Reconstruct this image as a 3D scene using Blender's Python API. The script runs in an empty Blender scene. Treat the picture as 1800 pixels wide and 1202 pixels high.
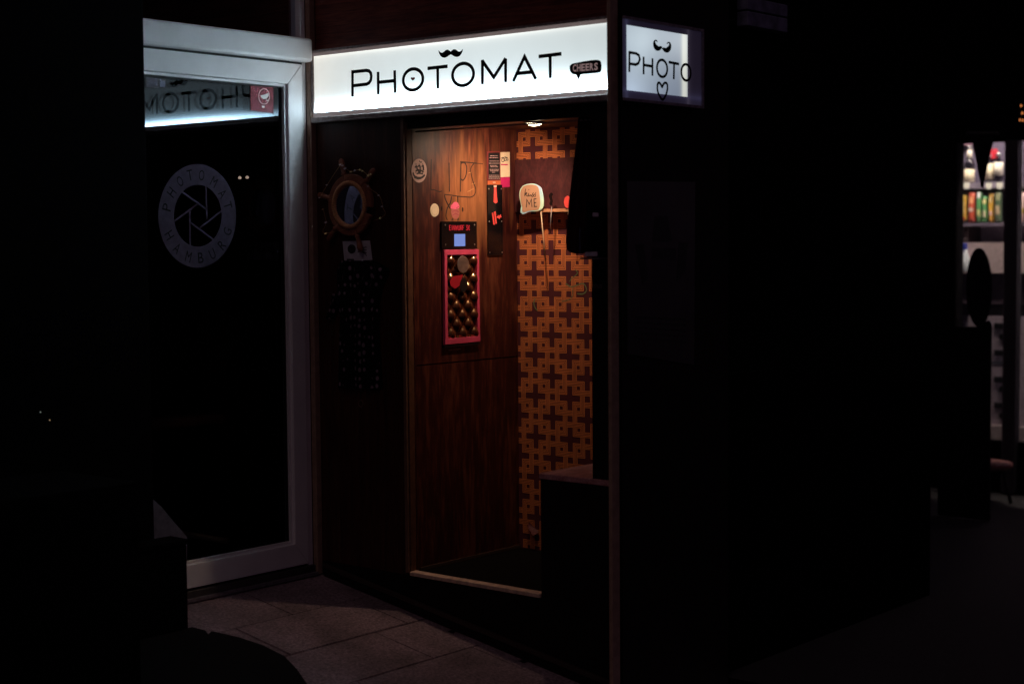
import bpy, bmesh, math, random
from mathutils import Vector, Matrix
random.seed(4)
scene = bpy.context.scene
COL = scene.collection

# ------------------------------------------------------------------ camera
FPX, YAW, PITCH, ROLL = 2854.92, 0.69743, -0.0611859, -0.0077864
CAM = Vector((-4.553237, -4.849651, 1.313453))
FW = Vector((math.cos(PITCH)*math.cos(YAW), math.cos(PITCH)*math.sin(YAW), math.sin(PITCH)))
_r = FW.cross(Vector((0, 0, 1))).normalized(); _u = _r.cross(FW)
RT = math.cos(ROLL)*_r + math.sin(ROLL)*_u
UP = -math.sin(ROLL)*_r + math.cos(ROLL)*_u
cd = bpy.data.cameras.new('camera'); cam = bpy.data.objects.new('camera', cd); COL.objects.link(cam)
cd.sensor_width = 36.0; cd.lens = FPX/1800*36.0; cd.clip_start = 0.05; cd.clip_end = 400
cam.matrix_world = Matrix(((RT.x, UP.x, -FW.x, CAM.x), (RT.y, UP.y, -FW.y, CAM.y), (RT.z, UP.z, -FW.z, CAM.z), (0, 0, 0, 1)))
cd.dof.use_dof = True; cd.dof.focus_distance = 6.55; cd.dof.aperture_fstop = 1.9
scene.camera = cam

# ------------------------------------------------------------------ night sky, exposure
w = bpy.data.worlds.new('World'); scene.world = w; w.use_nodes = True
bg = w.node_tree.nodes['Background']
bg.inputs[0].default_value = (1.0, 0.62, 0.95, 1); bg.inputs[1].default_value = 0.026
sd = bpy.data.lights.new('night_glow', 'SUN'); sd.energy = 0.07; sd.color = (1.0, 0.74, 0.66); sd.angle = math.radians(14)
so = bpy.data.objects.new('night_glow', sd); COL.objects.link(so)
so.rotation_euler = Vector((0.60, 0.14, -0.79)).to_track_quat('-Z', 'Y').to_euler()
scene.view_settings.view_transform = 'Standard'; scene.view_settings.look = 'None'
scene.view_settings.exposure = 0; scene.view_settings.gamma = 1; scene.view_settings.use_curve_mapping = False
scene.cycles.use_denoising = True
scene.cycles.max_bounces = 6; scene.cycles.transparent_max_bounces = 12
scene.cycles.sample_clamp_indirect = 4.0

# ------------------------------------------------------------------ planes
def hit(x, y, axis, val):
    "point of the place seen at a spot of the photograph, on a plane of the building"
    d = FW + RT*((x-900)/FPX) - UP*((y-601)/FPX)
    return CAM + d*((val-CAM[axis])/d[axis])

class Plane:
    def __init__(s, axis, val, u, n):
        s.axis, s.val, s.u, s.n, s.v = axis, val, Vector(u), Vector(n), Vector((0, 0, 1))
        s.o = Vector((0, 0, 0)); s.o[axis] = val
    def px(s, x, y):
        P = hit(x, y, s.axis, s.val) - s.o
        return (P.dot(s.u), P.dot(s.v))
    def pp(s, pts): return [s.px(*q) for q in pts]
    def P(s, a, b, t=0.0): return s.o + s.u*a + s.v*b + s.n*t
    def moved(s, t):
        return Plane(s.axis, s.val + s.n[s.axis]*t, s.u, s.n)
FP = Plane(0, 0.0, (0, -1, 0), (-1, 0, 0))        # booth front
LWY = -0.514
LW = Plane(1, LWY, (1, 0, 0), (0, -1, 0))         # booth inside, left wall
BWX = 0.66
BW = Plane(0, BWX, (0, -1, 0), (-1, 0, 0))        # booth inside, back wall
DR = Plane(1, 0.0, (1, 0, 0), (0, -1, 0))         # door
SY = -1.509
SD = Plane(1, SY, (1, 0, 0), (0, -1, 0))          # booth side

def Zf(x0, y0, k): return lambda pts: [(x0+a/k, y0+b/k) for a, b in pts]
Z2 = Zf(540, 20, 5.723); Z3 = Zf(800, 20, 4.09)
ZL = Zf(720, 250, 8.014); ZM = Zf(740, 370, 4.62); ZTP = Zf(845, 250, 5.72)
ZK = Zf(900, 310, 12.0); ZW = Zf(560, 260, 6.68); ZD = Zf(240, 240, 4.622)

def arc(cx, cy, rx, ry, a0=0, a1=360, n=40, shear=0.0):
    r = []
    for i in range(n if a1-a0 >= 359.9 else n+1):
        a = math.radians(a0+(a1-a0)*i/n)
        x = rx*math.cos(a); r.append((cx+x, cy-ry*math.sin(a)+shear*x))
    return r
def smooth(pts, closed=False, k=6):
    "Catmull-Rom through the points"
    n = len(pts); out = []
    rng = range(n if closed else n-1)
    for i in rng:
        if closed: p0, p1, p2, p3 = (pts[(i+j-1) % n] for j in range(4))
        else: p0, p1, p2, p3 = pts[max(i-1, 0)], pts[i], pts[i+1], pts[min(i+2, n-1)]
        for s in range(k):
            t = s/k
            out.append(tuple(0.5*((2*b)+(c-a)*t+(2*a-5*b+4*c-d)*t*t+(3*b-3*c+d-a)*t**3) for a, b, c, d in zip(p0, p1, p2, p3)))
    if not closed: out.append(tuple(pts[-1]))
    return out

# ------------------------------------------------------------------ mesh collector
class G:
    def __init__(s): s.v = []; s.f = []; s.sm = []; s.mi = []
    def face(s, idx, sm=False, mi=0): s.f.append(tuple(idx)); s.sm.append(sm); s.mi.append(mi)
    def add(s, pts): 
        n = len(s.v); s.v += [Vector(p) for p in pts]; return n
    def quad(s, a, b, c, d, mi=0):
        n = s.add([a, b, c, d]); s.face((n, n+1, n+2, n+3), False, mi); return s
    def box(s, x0, x1, y0, y1, z0, z1):
        n = s.add([(x, y, z) for x in (x0, x1) for y in (y0, y1) for z in (z0, z1)])
        for q in ((0, 1, 3, 2), (4, 6, 7, 5), (0, 4, 5, 1), (2, 3, 7, 6), (0, 2, 6, 4), (1, 5, 7, 3)): s.face([n+i for i in q])
        return s
    def prism(s, pl, pts, t0, t1, mi=0):
        k = len(pts); a = s.add([pl.P(x, y, t0) for x, y in pts]); b = s.add([pl.P(x, y, t1) for x, y in pts])
        s.face([b+i for i in range(k)], False, mi); s.face([a+i for i in reversed(range(k))], False, mi)
        for i in range(k):
            j = (i+1) % k; s.face((a+i, a+j, b+j, b+i), False, mi)
        return s
    def rect(s, pl, x0, x1, z0, z1, t0, t1): return s.prism(pl, [(x0, z0), (x1, z0), (x1, z1), (x0, z1)], t0, t1)
    def stroke(s, pl, path, w, t0, t1, closed=False):
        n = len(path); ws = w if isinstance(w, (list, tuple)) else [w]*n
        L, Rr = [], []
        for i in range(n):
            p = Vector(path[i])
            a = Vector(path[(i-1) % n]) if (closed or i > 0) else None
            c = Vector(path[(i+1) % n]) if (closed or i < n-1) else None
            d1 = (p-a).normalized() if a is not None and (p-a).length > 1e-9 else None
            d2 = (c-p).normalized() if c is not None and (c-p).length > 1e-9 else None
            if d1 is None: d1 = d2
            if d2 is None: d2 = d1
            m = (d1+d2)
            m = m.normalized() if m.length > 1e-6 else d1
            nn = Vector((-m.y, m.x)); k = max(0.45, nn.dot(Vector((-d1.y, d1.x))))
            L.append(p+nn*ws[i]/2/k); Rr.append(p-nn*ws[i]/2/k)
        idx = []
        for i in range(n):
            idx.append(s.add([pl.P(L[i].x, L[i].y, t1), pl.P(Rr[i].x, Rr[i].y, t1), pl.P(Rr[i].x, Rr[i].y, t0), pl.P(L[i].x, L[i].y, t0)]))
        for i in range(n if closed else n-1):
            a, b = idx[i], idx[(i+1) % n]
            s.face((a, a+1, b+1, b)); s.face((a+1, a+2, b+2, b+1)); s.face((a+3, a, b, b+3))
        if not closed:
            for a in (idx[0], idx[-1]): s.face((a, a+1, a+2, a+3))
        return s
    def ring(s, pl, outer, inner, t0, t1):
        n = len(outer); a = s.add([pl.P(x, y, t1) for x, y in outer]); b = s.add([pl.P(x, y, t1) for x, y in inner])
        c = s.add([pl.P(x, y, t0) for x, y in outer]); d = s.add([pl.P(x, y, t0) for x, y in inner])
        for i in range(n):
            j = (i+1) % n
            s.face((a+i, a+j, b+j, b+i)); s.face((c+i, c+j, a+j, a+i)); s.face((b+i, b+j, d+j, d+i)); s.face((c+i, d+i, d+j, c+j))
        return s
    def tube(s, path, r, n=8, closed=False):
        pts = [Vector(p) for p in path]; m = len(pts); rs = r if isinstance(r, (list, tuple)) else [r]*m
        base = []; ref = None
        for i in range(m):
            a = pts[(i-1) % m] if (closed or i > 0) else pts[i]; c = pts[(i+1) % m] if (closed or i < m-1) else pts[i]
            d = (c-a).normalized()
            if ref is None: ref = d.orthogonal().normalized()
            ref = (ref-d*ref.dot(d)).normalized(); q = d.cross(ref)
            base.append(s.add([pts[i]+(ref*math.cos(2*math.pi*k/n)+q*math.sin(2*math.pi*k/n))*rs[i] for k in range(n)]))
        for i in range(m if closed else m-1):
            a, b = base[i], base[(i+1) % m]
            for k in range(n): s.face((a+k, a+(k+1) % n, b+(k+1) % n, b+k), True)
        if not closed:
            s.face([base[0]+k for k in reversed(range(n))]); s.face([base[-1]+k for k in range(n)])
        return s
    def lathe(s, c, axis, prof, n=20):
        "profile of (distance along axis, radius) turned round the axis"
        c = Vector(c); ax = Vector(axis).normalized(); r = ax.orthogonal().normalized(); q = ax.cross(r); base = []
        for h, rad in prof:
            base.append(s.add([c+ax*h+(r*math.cos(2*math.pi*k/n)+q*math.sin(2*math.pi*k/n))*rad for k in range(n)]))
        for i in range(len(prof)-1):
            a, b = base[i], base[i+1]
            for k in range(n): s.face((a+k, a+(k+1) % n, b+(k+1) % n, b+k), True)
        s.face([base[0]+k for k in reversed(range(n))]); s.face([base[-1]+k for k in range(n)])
        return s
    def grid(s, fn, nu, nv, sm=True):
        b = s.add([fn(i/nu, j/nv) for j in range(nv+1) for i in range(nu+1)])
        for j in range(nv):
            for i in range(nu):
                a = b+j*(nu+1)+i; s.face((a, a+1, a+nu+2, a+nu+1), sm)
        return s
    def build(s, name, mat, parent=None, bevel=0.0):
        me = bpy.data.meshes.new(name)
        if parent is not None:
            off = Vector(parent['_o'])
        else:
            xs = [p.x for p in s.v]; ys = [p.y for p in s.v]; zs = [p.z for p in s.v]
            off = Vector(((min(xs)+max(xs))/2, (min(ys)+max(ys))/2, min(zs)))
        me.from_pydata([p-off for p in s.v], [], s.f); me.validate(); me.update()
        bm = bmesh.new(); bm.from_mesh(me); bmesh.ops.recalc_face_normals(bm, faces=bm.faces)
        bm.to_mesh(me); bm.free()
        if len(me.polygons) == len(s.sm):
            for p, k in zip(me.polygons, s.sm): p.use_smooth = k
            for p, k in zip(me.polygons, s.mi): p.material_index = k
        for m in (mat if isinstance(mat, (list, tuple)) else [mat]): me.materials.append(m)
        o = bpy.data.objects.new(name, me); COL.objects.link(o)
        if parent is not None: o.parent = parent
        else: o.location = off
        o['_o'] = list(off)
        if bevel:
            md = o.modifiers.new('bevel', 'BEVEL'); md.width = bevel; md.segments = 2; md.limit_method = 'ANGLE'; md.angle_limit = 0.7
        return o

def tag(o, label, cat, group=None, kind=None):
    o['label'] = label; o['category'] = cat
    if group: o['group'] = group
    if kind: o['kind'] = kind
    return o
def thing(name, label, cat, loc, group=None):
    o = bpy.data.objects.new(name, None); COL.objects.link(o); o.location = loc; o['_o'] = list(loc)
    o.empty_display_size = 0.1
    return tag(o, label, cat, group)
def struct(o): o['kind'] = 'structure'; return o
def copy_part(o, parent, loc=None):
    c = o.copy(); COL.objects.link(c); c.parent = parent
    if loc is not None: c.location = loc
    return c

def text(pl, body, cx, cy, wid, hgt, t, mat, name, parent, rot=0.0, flip=False, thick=0.0006, slant=0.0, bold=0.0):
    cu = bpy.data.curves.new('lettering', 'FONT'); cu.body = body; cu.align_x = 'LEFT'; cu.resolution_u = 3; cu.shear = slant; cu.offset = bold
    ob = bpy.data.objects.new('lettering', cu); COL.objects.link(ob)
    bpy.context.view_layer.update()
    me = bpy.data.meshes.new_from_object(ob.evaluated_get(bpy.context.evaluated_depsgraph_get()))
    vs = [v.co.copy() for v in me.vertices]; fs = [tuple(p.vertices) for p in me.polygons]
    bpy.data.objects.remove(ob); bpy.data.curves.remove(cu); bpy.data.meshes.remove(me)
    x0, x1 = min(v.x for v in vs), max(v.x for v in vs); y0, y1 = min(v.y for v in vs), max(v.y for v in vs)
    g = G(); pts = []
    for v in vs:
        a = ((v.x-x0)/max(x1-x0, 1e-6)-0.5)*wid*(-1 if flip else 1); b = ((v.y-y0)/max(y1-y0, 1e-6)-0.5)*hgt
        pts.append(pl.P(cx+a*math.cos(rot)-b*math.sin(rot), cy+a*math.sin(rot)+b*math.cos(rot), t))
    n = g.add(pts)
    for f in fs: g.face([n+i for i in f])
    return g.build(name, mat, parent)

# ------------------------------------------------------------------ materials
def newmat(name):
    m = bpy.data.materials.new(name); m.use_nodes = True
    nt = m.node_tree; return m, nt, nt.nodes['Principled BSDF']
def nd(nt, t, **k):
    n = nt.nodes.new(t)
    for a, b in k.items(): setattr(n, a, b)
    return n
def coords(nt, scale=(1, 1, 1), rot=(0, 0, 0)):
    tc = nd(nt, 'ShaderNodeTexCoord'); mp = nd(nt, 'ShaderNodeMapping')
    mp.inputs['Scale'].default_value = scale; mp.inputs['Rotation'].default_value = rot
    nt.links.new(tc.outputs['Object'], mp.inputs[0]); return mp
def plain(name, c, rough=0.5, metal=0.0, var=0.12, bump=0.0, scale=40.0, spec=0.5, coat=0.0):
    m, nt, b = newmat(name)
    b.inputs['Roughness'].default_value = rough; b.inputs['Metallic'].default_value = metal
    b.inputs['Specular IOR Level'].default_value = spec; b.inputs['Coat Weight'].default_value = coat
    mp = coords(nt); no = nd(nt, 'ShaderNodeTexNoise'); no.inputs['Scale'].default_value = scale; no.inputs['Detail'].default_value = 6
    nt.links.new(mp.outputs[0], no.inputs['Vector'])
    rp = nd(nt, 'ShaderNodeValToRGB'); e = rp.color_ramp.elements
    e[0].position, e[1].position = 0.3, 0.7
    e[0].color = tuple(x*(1-var) for x in c)+(1,); e[1].color = tuple(min(1, x*(1+var)) for x in c)+(1,)
    nt.links.new(no.outputs[0], rp.inputs[0]); nt.links.new(rp.outputs[0], b.inputs['Base Color'])
    if bump:
        bp = nd(nt, 'ShaderNodeBump'); bp.inputs['Strength'].default_value = bump; bp.inputs['Distance'].default_value = 0.004
        nt.links.new(no.outputs[0], bp.inputs['Height']); nt.links.new(bp.outputs[0], b.inputs['Normal'])
    return m
def wood(name, c1, c2, c3, grain=(14, 14, 0.9), rough=0.5, coat=0.15, spec=0.4):
    "plywood: long wavering grain with knots and wear"
    m, nt, b = newmat(name); L = nt.links.new
    mp = coords(nt, grain); n1 = nd(nt, 'ShaderNodeTexNoise'); n1.inputs['Scale'].default_value = 1.6; n1.inputs['Detail'].default_value = 9
    n1.inputs['Roughness'].default_value = 0.62; n1.inputs['Distortion'].default_value = 1.8
    L(mp.outputs[0], n1.inputs['Vector'])
    m2 = coords(nt, tuple(g*7 for g in grain)); n2 = nd(nt, 'ShaderNodeTexNoise'); n2.inputs['Scale'].default_value = 2.0; n2.inputs['Detail'].default_value = 4
    L(m2.outputs[0], n2.inputs['Vector'])
    m3 = coords(nt, (1, 1, 0.6)); n3 = nd(nt, 'ShaderNodeTexNoise'); n3.inputs['Scale'].default_value = 4.0; n3.inputs['Detail'].default_value = 3
    L(m3.outputs[0], n3.inputs['Vector'])
    rp = nd(nt, 'ShaderNodeValToRGB'); e = rp.color_ramp.elements
    e[0].position, e[0].color = 0.385, c1+(1,); e[1].position, e[1].color = 0.615, c3+(1,)
    k = e.new(0.5); k.color = c2+(1,)
    a1 = nd(nt, 'ShaderNodeMath', operation='MULTIPLY_ADD'); a1.inputs[1].default_value = 0.35; L(n2.outputs[0], a1.inputs[0]); 
    a2 = nd(nt, 'ShaderNodeMath', operation='MULTIPLY_ADD'); a2.inputs[1].default_value = 0.55; L(n1.outputs[0], a2.inputs[0])
    a3 = nd(nt, 'ShaderNodeMath', operation='MULTIPLY'); a3.inputs[1].default_value = 0.22; L(n3.outputs[0], a3.inputs[0])
    L(a3.outputs[0], a2.inputs[2]); L(a2.outputs[0], a1.inputs[2])
    sub = nd(nt, 'ShaderNodeMath', operation='SUBTRACT'); sub.inputs[1].default_value = 0.06; L(a1.outputs[0], sub.inputs[0])
    L(sub.outputs[0], rp.inputs[0]); L(rp.outputs[0], b.inputs['Base Color'])
    b.inputs['Roughness'].default_value = rough; b.inputs['Coat Weight'].default_value = coat; b.inputs['Coat Roughness'].default_value = 0.3
    b.inputs['Specular IOR Level'].default_value = spec
    bp = nd(nt, 'ShaderNodeBump'); bp.inputs['Strength'].default_value = 0.25; bp.inputs['Distance'].default_value = 0.002
    L(a1.outputs[0], bp.inputs['Height']); L(bp.outputs[0], b.inputs['Normal'])
    return m
def emit(name, c, s):
    m, nt, b = newmat(name)
    b.inputs['Base Color'].default_value = (0, 0, 0, 1); b.inputs['Specular IOR Level'].default_value = 0.1
    b.inputs['Emission Color'].default_value = c+(1,); b.inputs['Emission Strength'].default_value = s
    return m
def glass(name, tint=(0.9, 0.93, 0.95), ior=1.5, rough=0.0):
    m, nt, b = newmat(name); nt.nodes.remove(b); out = nt.nodes['Material Output']
    tr = nd(nt, 'ShaderNodeBsdfTransparent'); tr.inputs[0].default_value = tint+(1,)
    gl = nd(nt, 'ShaderNodeBsdfGlossy'); gl.inputs['Roughness'].default_value = rough; gl.inputs[0].default_value = (0.74, 0.87, 1.0, 1)
    fr = nd(nt, 'ShaderNodeFresnel'); fr.inputs[0].default_value = ior
    mx = nd(nt, 'ShaderNodeMixShader')
    nt.links.new(fr.outputs[0], mx.inputs[0]); nt.links.new(tr.outputs[0], mx.inputs[1]); nt.links.new(gl.outputs[0], mx.inputs[2])
    nt.links.new(mx.outputs[0], out.inputs[0]); return m

def film(name, c, alpha):
    m = plain(name, c, 0.6, var=0.12); m.node_tree.nodes['Principled BSDF'].inputs['Alpha'].default_value = alpha; return m

def tube_panel(name, base, terms, dirt=0.06):
    "acrylic front lit by tubes behind it: terms = (axis, centre, width, strength, colour)"
    m, nt, b = newmat(name); L = nt.links.new
    b.inputs['Base Color'].default_value = (0.25, 0.26, 0.28, 1); b.inputs['Roughness'].default_value = 0.25
    tc = nd(nt, 'ShaderNodeTexCoord'); sp = nd(nt, 'ShaderNodeSeparateXYZ'); L(tc.outputs['Object'], sp.inputs[0])
    cur = nd(nt, 'ShaderNodeRGB'); cur.outputs[0].default_value = base+(1,); cur = cur.outputs[0]
    for mask in terms:
        fac = None
        for axis, c, wd in mask[0]:
            s = nd(nt, 'ShaderNodeMath', operation='SUBTRACT'); L(sp.outputs[axis], s.inputs[0]); s.inputs[1].default_value = c
            d = nd(nt, 'ShaderNodeMath', operation='DIVIDE'); L(s.outputs[0], d.inputs[0]); d.inputs[1].default_value = wd
            q = nd(nt, 'ShaderNodeMath', operation='MULTIPLY'); L(d.outputs[0], q.inputs[0]); L(d.outputs[0], q.inputs[1])
            if len(mask) > 2 and mask[2] == 'edge':
                q2 = nd(nt, 'ShaderNodeMath', operation='MULTIPLY'); L(q.outputs[0], q2.inputs[0]); L(q.outputs[0], q2.inputs[1]); q = q2
            a = nd(nt, 'ShaderNodeMath', operation='ADD'); L(q.outputs[0], a.inputs[0]); a.inputs[1].default_value = 1.0
            r = nd(nt, 'ShaderNodeMath', operation='DIVIDE'); r.inputs[0].default_value = 1.0; L(a.outputs[0], r.inputs[1])
            if fac is None: fac = r.outputs[0]
            else:
                k = nd(nt, 'ShaderNodeMath', operation='MULTIPLY'); L(fac, k.inputs[0]); L(r.outputs[0], k.inputs[1]); fac = k.outputs[0]
        vm = nd(nt, 'ShaderNodeVectorMath', operation='SCALE'); vm.inputs[0].default_value = mask[1]; L(fac, vm.inputs['Scale'])
        ad = nd(nt, 'ShaderNodeVectorMath', operation='ADD'); L(cur, ad.inputs[0]); L(vm.outputs[0], ad.inputs[1]); cur = ad.outputs[0]
    no = nd(nt, 'ShaderNodeTexNoise'); no.inputs['Scale'].default_value = 7; no.inputs['Detail'].default_value = 8; L(tc.outputs['Object'], no.inputs['Vector'])
    mr = nd(nt, 'ShaderNodeMapRange'); mr.inputs['To Min'].default_value = 1-dirt; mr.inputs['To Max'].default_value = 1+dirt; L(no.outputs[0], mr.inputs[0])
    fin = nd(nt, 'ShaderNodeVectorMath', operation='SCALE'); L(cur, fin.inputs[0]); L(mr.outputs[0], fin.inputs['Scale'])
    L(fin.outputs[0], b.inputs['Emission Color']); b.inputs['Emission Strength'].default_value = 1.0
    return m

M = {}
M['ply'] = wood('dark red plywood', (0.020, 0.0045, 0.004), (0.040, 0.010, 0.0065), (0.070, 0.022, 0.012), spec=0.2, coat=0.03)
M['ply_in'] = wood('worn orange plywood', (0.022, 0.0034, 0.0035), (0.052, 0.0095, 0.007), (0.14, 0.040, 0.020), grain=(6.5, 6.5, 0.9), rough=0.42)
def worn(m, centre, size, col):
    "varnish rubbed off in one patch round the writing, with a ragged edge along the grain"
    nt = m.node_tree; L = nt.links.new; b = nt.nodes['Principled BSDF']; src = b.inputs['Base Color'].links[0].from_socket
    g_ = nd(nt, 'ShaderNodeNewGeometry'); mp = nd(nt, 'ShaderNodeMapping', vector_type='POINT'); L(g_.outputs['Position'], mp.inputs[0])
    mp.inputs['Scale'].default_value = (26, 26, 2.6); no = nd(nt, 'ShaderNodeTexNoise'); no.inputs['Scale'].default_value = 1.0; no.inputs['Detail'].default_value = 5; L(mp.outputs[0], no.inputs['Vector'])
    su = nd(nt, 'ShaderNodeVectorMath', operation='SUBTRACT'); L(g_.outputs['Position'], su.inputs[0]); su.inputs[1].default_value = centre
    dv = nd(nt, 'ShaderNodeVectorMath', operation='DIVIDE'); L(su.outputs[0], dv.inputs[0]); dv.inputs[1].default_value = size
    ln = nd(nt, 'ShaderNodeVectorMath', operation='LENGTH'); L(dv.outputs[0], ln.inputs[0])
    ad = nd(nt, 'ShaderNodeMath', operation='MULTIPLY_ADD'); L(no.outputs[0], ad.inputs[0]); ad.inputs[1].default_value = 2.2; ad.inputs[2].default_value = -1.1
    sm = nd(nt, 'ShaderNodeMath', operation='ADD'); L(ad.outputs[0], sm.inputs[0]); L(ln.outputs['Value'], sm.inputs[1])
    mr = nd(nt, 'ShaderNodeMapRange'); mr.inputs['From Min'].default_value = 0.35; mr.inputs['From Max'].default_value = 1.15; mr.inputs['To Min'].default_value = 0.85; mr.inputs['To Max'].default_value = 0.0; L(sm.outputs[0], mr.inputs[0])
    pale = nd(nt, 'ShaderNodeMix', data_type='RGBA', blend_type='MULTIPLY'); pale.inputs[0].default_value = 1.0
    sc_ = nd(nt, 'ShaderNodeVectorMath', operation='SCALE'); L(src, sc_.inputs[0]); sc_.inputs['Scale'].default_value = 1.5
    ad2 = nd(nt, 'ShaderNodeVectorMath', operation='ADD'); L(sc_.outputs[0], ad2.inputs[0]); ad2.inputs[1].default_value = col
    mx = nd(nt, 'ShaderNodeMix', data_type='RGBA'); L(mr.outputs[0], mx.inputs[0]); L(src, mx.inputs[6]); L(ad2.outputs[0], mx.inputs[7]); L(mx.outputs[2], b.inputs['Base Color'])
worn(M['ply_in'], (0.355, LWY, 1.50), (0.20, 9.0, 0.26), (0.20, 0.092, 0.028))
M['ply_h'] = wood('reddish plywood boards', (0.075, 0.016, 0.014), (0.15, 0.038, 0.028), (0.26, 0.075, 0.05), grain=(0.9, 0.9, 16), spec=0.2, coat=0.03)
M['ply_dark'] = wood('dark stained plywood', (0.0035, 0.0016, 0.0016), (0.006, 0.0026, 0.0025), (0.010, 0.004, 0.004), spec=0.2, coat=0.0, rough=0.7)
M['trim'] = plain('brown painted trim', (0.15, 0.080, 0.050), 0.5, var=0.2)
M['post'] = plain('brown metal post', (0.34, 0.22, 0.16), 0.5, var=0.2)
M['edge'] = plain('bare wood edge', (0.12, 0.050, 0.025), 0.5, var=0.25)
M['thresh'] = plain('pale worn threshold wood', (0.66, 0.46, 0.35), 0.5, var=0.25)
M['alu'] = plain('worn aluminium', (0.30, 0.25, 0.24), 0.5, 0.35, var=0.35, bump=0.15, scale=60)
M['alu_side'] = plain('aluminium with shade in its colour', (0.25, 0.22, 0.26), 0.4, 0.5, var=0.35, bump=0.1, scale=50)  # darker, bluer copy of the aluminium; shade put into its colour
M['upvc'] = plain('white door plastic', (0.88, 0.85, 0.87), 0.38, var=0.05, scale=9, bump=0.02)
M['rubber'] = plain('black rubber seal', (0.012, 0.011, 0.013), 0.7)
M['black'] = plain('black vinyl', (0.006, 0.006, 0.008), 0.45)
M['sign_black'] = plain('black cut vinyl lettering', (0.002, 0.002, 0.003), 0.7, spec=0.15)
M['blackgloss'] = plain('black acrylic', (0.006, 0.005, 0.006), 0.2)
M['pane'] = glass('door glass', (0.80, 0.84, 0.86), 1.36)
M['transom'] = glass('dark transom glass', (0.5, 0.5, 0.55), 1.45)
M['shopglass'] = glass('shop window glass', (0.96, 0.96, 0.96), 1.35)
M['acrylic'] = glass('clear acrylic', (0.85, 0.85, 0.9), 1.5)
M['film'] = plain('grey frosted film', (0.072, 0.054, 0.080), 0.95, var=0.15, spec=0.05)
M['tile'] = None
M['grout'] = plain('dark grout', (0.05, 0.042, 0.04), 0.9, bump=0.3)
M['asphalt'] = plain('asphalt', (0.020, 0.018, 0.020), 0.9, bump=0.5, scale=120, var=0.3)
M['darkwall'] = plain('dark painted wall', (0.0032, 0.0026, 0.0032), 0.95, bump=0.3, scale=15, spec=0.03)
M['maroon'] = wood('maroon stained board', (0.045, 0.010, 0.013), (0.070, 0.016, 0.018), (0.10, 0.026, 0.026), grain=(9, 9, 4), rough=0.6, coat=0.0)
M['wp_base'] = plain('maroon wallpaper', (0.095, 0.015, 0.021), 0.7, var=0.15, scale=14)
M['wp_line'] = plain('dark orange wallpaper print', (0.105, 0.016, 0.016), 0.65, var=0.12, scale=14)
M['wp_orange'] = plain('orange wallpaper print', (0.86, 0.27, 0.080), 0.6, var=0.12, scale=14)
M['white'] = plain('white paper', (0.70, 0.64, 0.58), 0.6, var=0.08)
M['cream'] = plain('cream paper', (0.75, 0.64, 0.44), 0.55, var=0.08)
M['ink'] = plain('dark ink', (0.02, 0.014, 0.016), 0.6)
M['marker'] = plain('black marker', (0.022, 0.010, 0.008), 0.5)
M['pinkp'] = plain('hot pink paint', (0.70, 0.075, 0.16), 0.45, var=0.15, scale=25)
M['pinks'] = plain('pink print', (0.80, 0.13, 0.25), 0.5)
M['redv'] = plain('bright red vinyl', (0.90, 0.09, 0.08), 0.5, var=0.06)
M['magenta'] = plain('magenta print', (0.55, 0.02, 0.14), 0.5)
M['orangeb'] = plain('rust orange print', (0.55, 0.13, 0.04), 0.5)
M['gold'] = plain('glossy copper brown vinyl', (0.060, 0.017, 0.009), 0.17, 0.0, var=0.3, scale=30, spec=1.0)
M['gold'].node_tree.nodes['Principled BSDF'].inputs['Specular Tint'].default_value = (1.0, 0.62, 0.30, 1)
M['gold'].node_tree.nodes['Principled BSDF'].inputs['IOR'].default_value = 1.9
M['steel'] = plain('dull steel', (0.45, 0.41, 0.38), 0.4, 0.9, var=0.25)
M['rope'] = plain('tan rope', (0.60, 0.30, 0.14), 0.75, var=0.3, bump=0.4, scale=180)
M['wheel'] = wood('ship wheel wood', (0.18, 0.060, 0.034), (0.26, 0.09, 0.05), (0.34, 0.13, 0.075), grain=(8, 8, 8), rough=0.45)
M['mirror'] = plain('mirror silver', (0.8, 0.8, 0.85), 0.03, 1.0, var=0.02)
M['goldstar'] = plain('gold tinsel', (0.95, 0.74, 0.36), 0.28, 1.0, var=0.1)
M['silverstar'] = plain('silver tinsel', (0.85, 0.85, 0.9), 0.28, 1.0, var=0.1)
M['curtain'] = plain('dark velvet', (0.030, 0.008, 0.011), 0.9, bump=0.2, spec=0.1)
M['tan'] = plain('pale wood stick', (0.75, 0.55, 0.34), 0.6)
M['kissface'] = plain('peach card', (0.52, 0.31, 0.19), 0.55, var=0.04)

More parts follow.
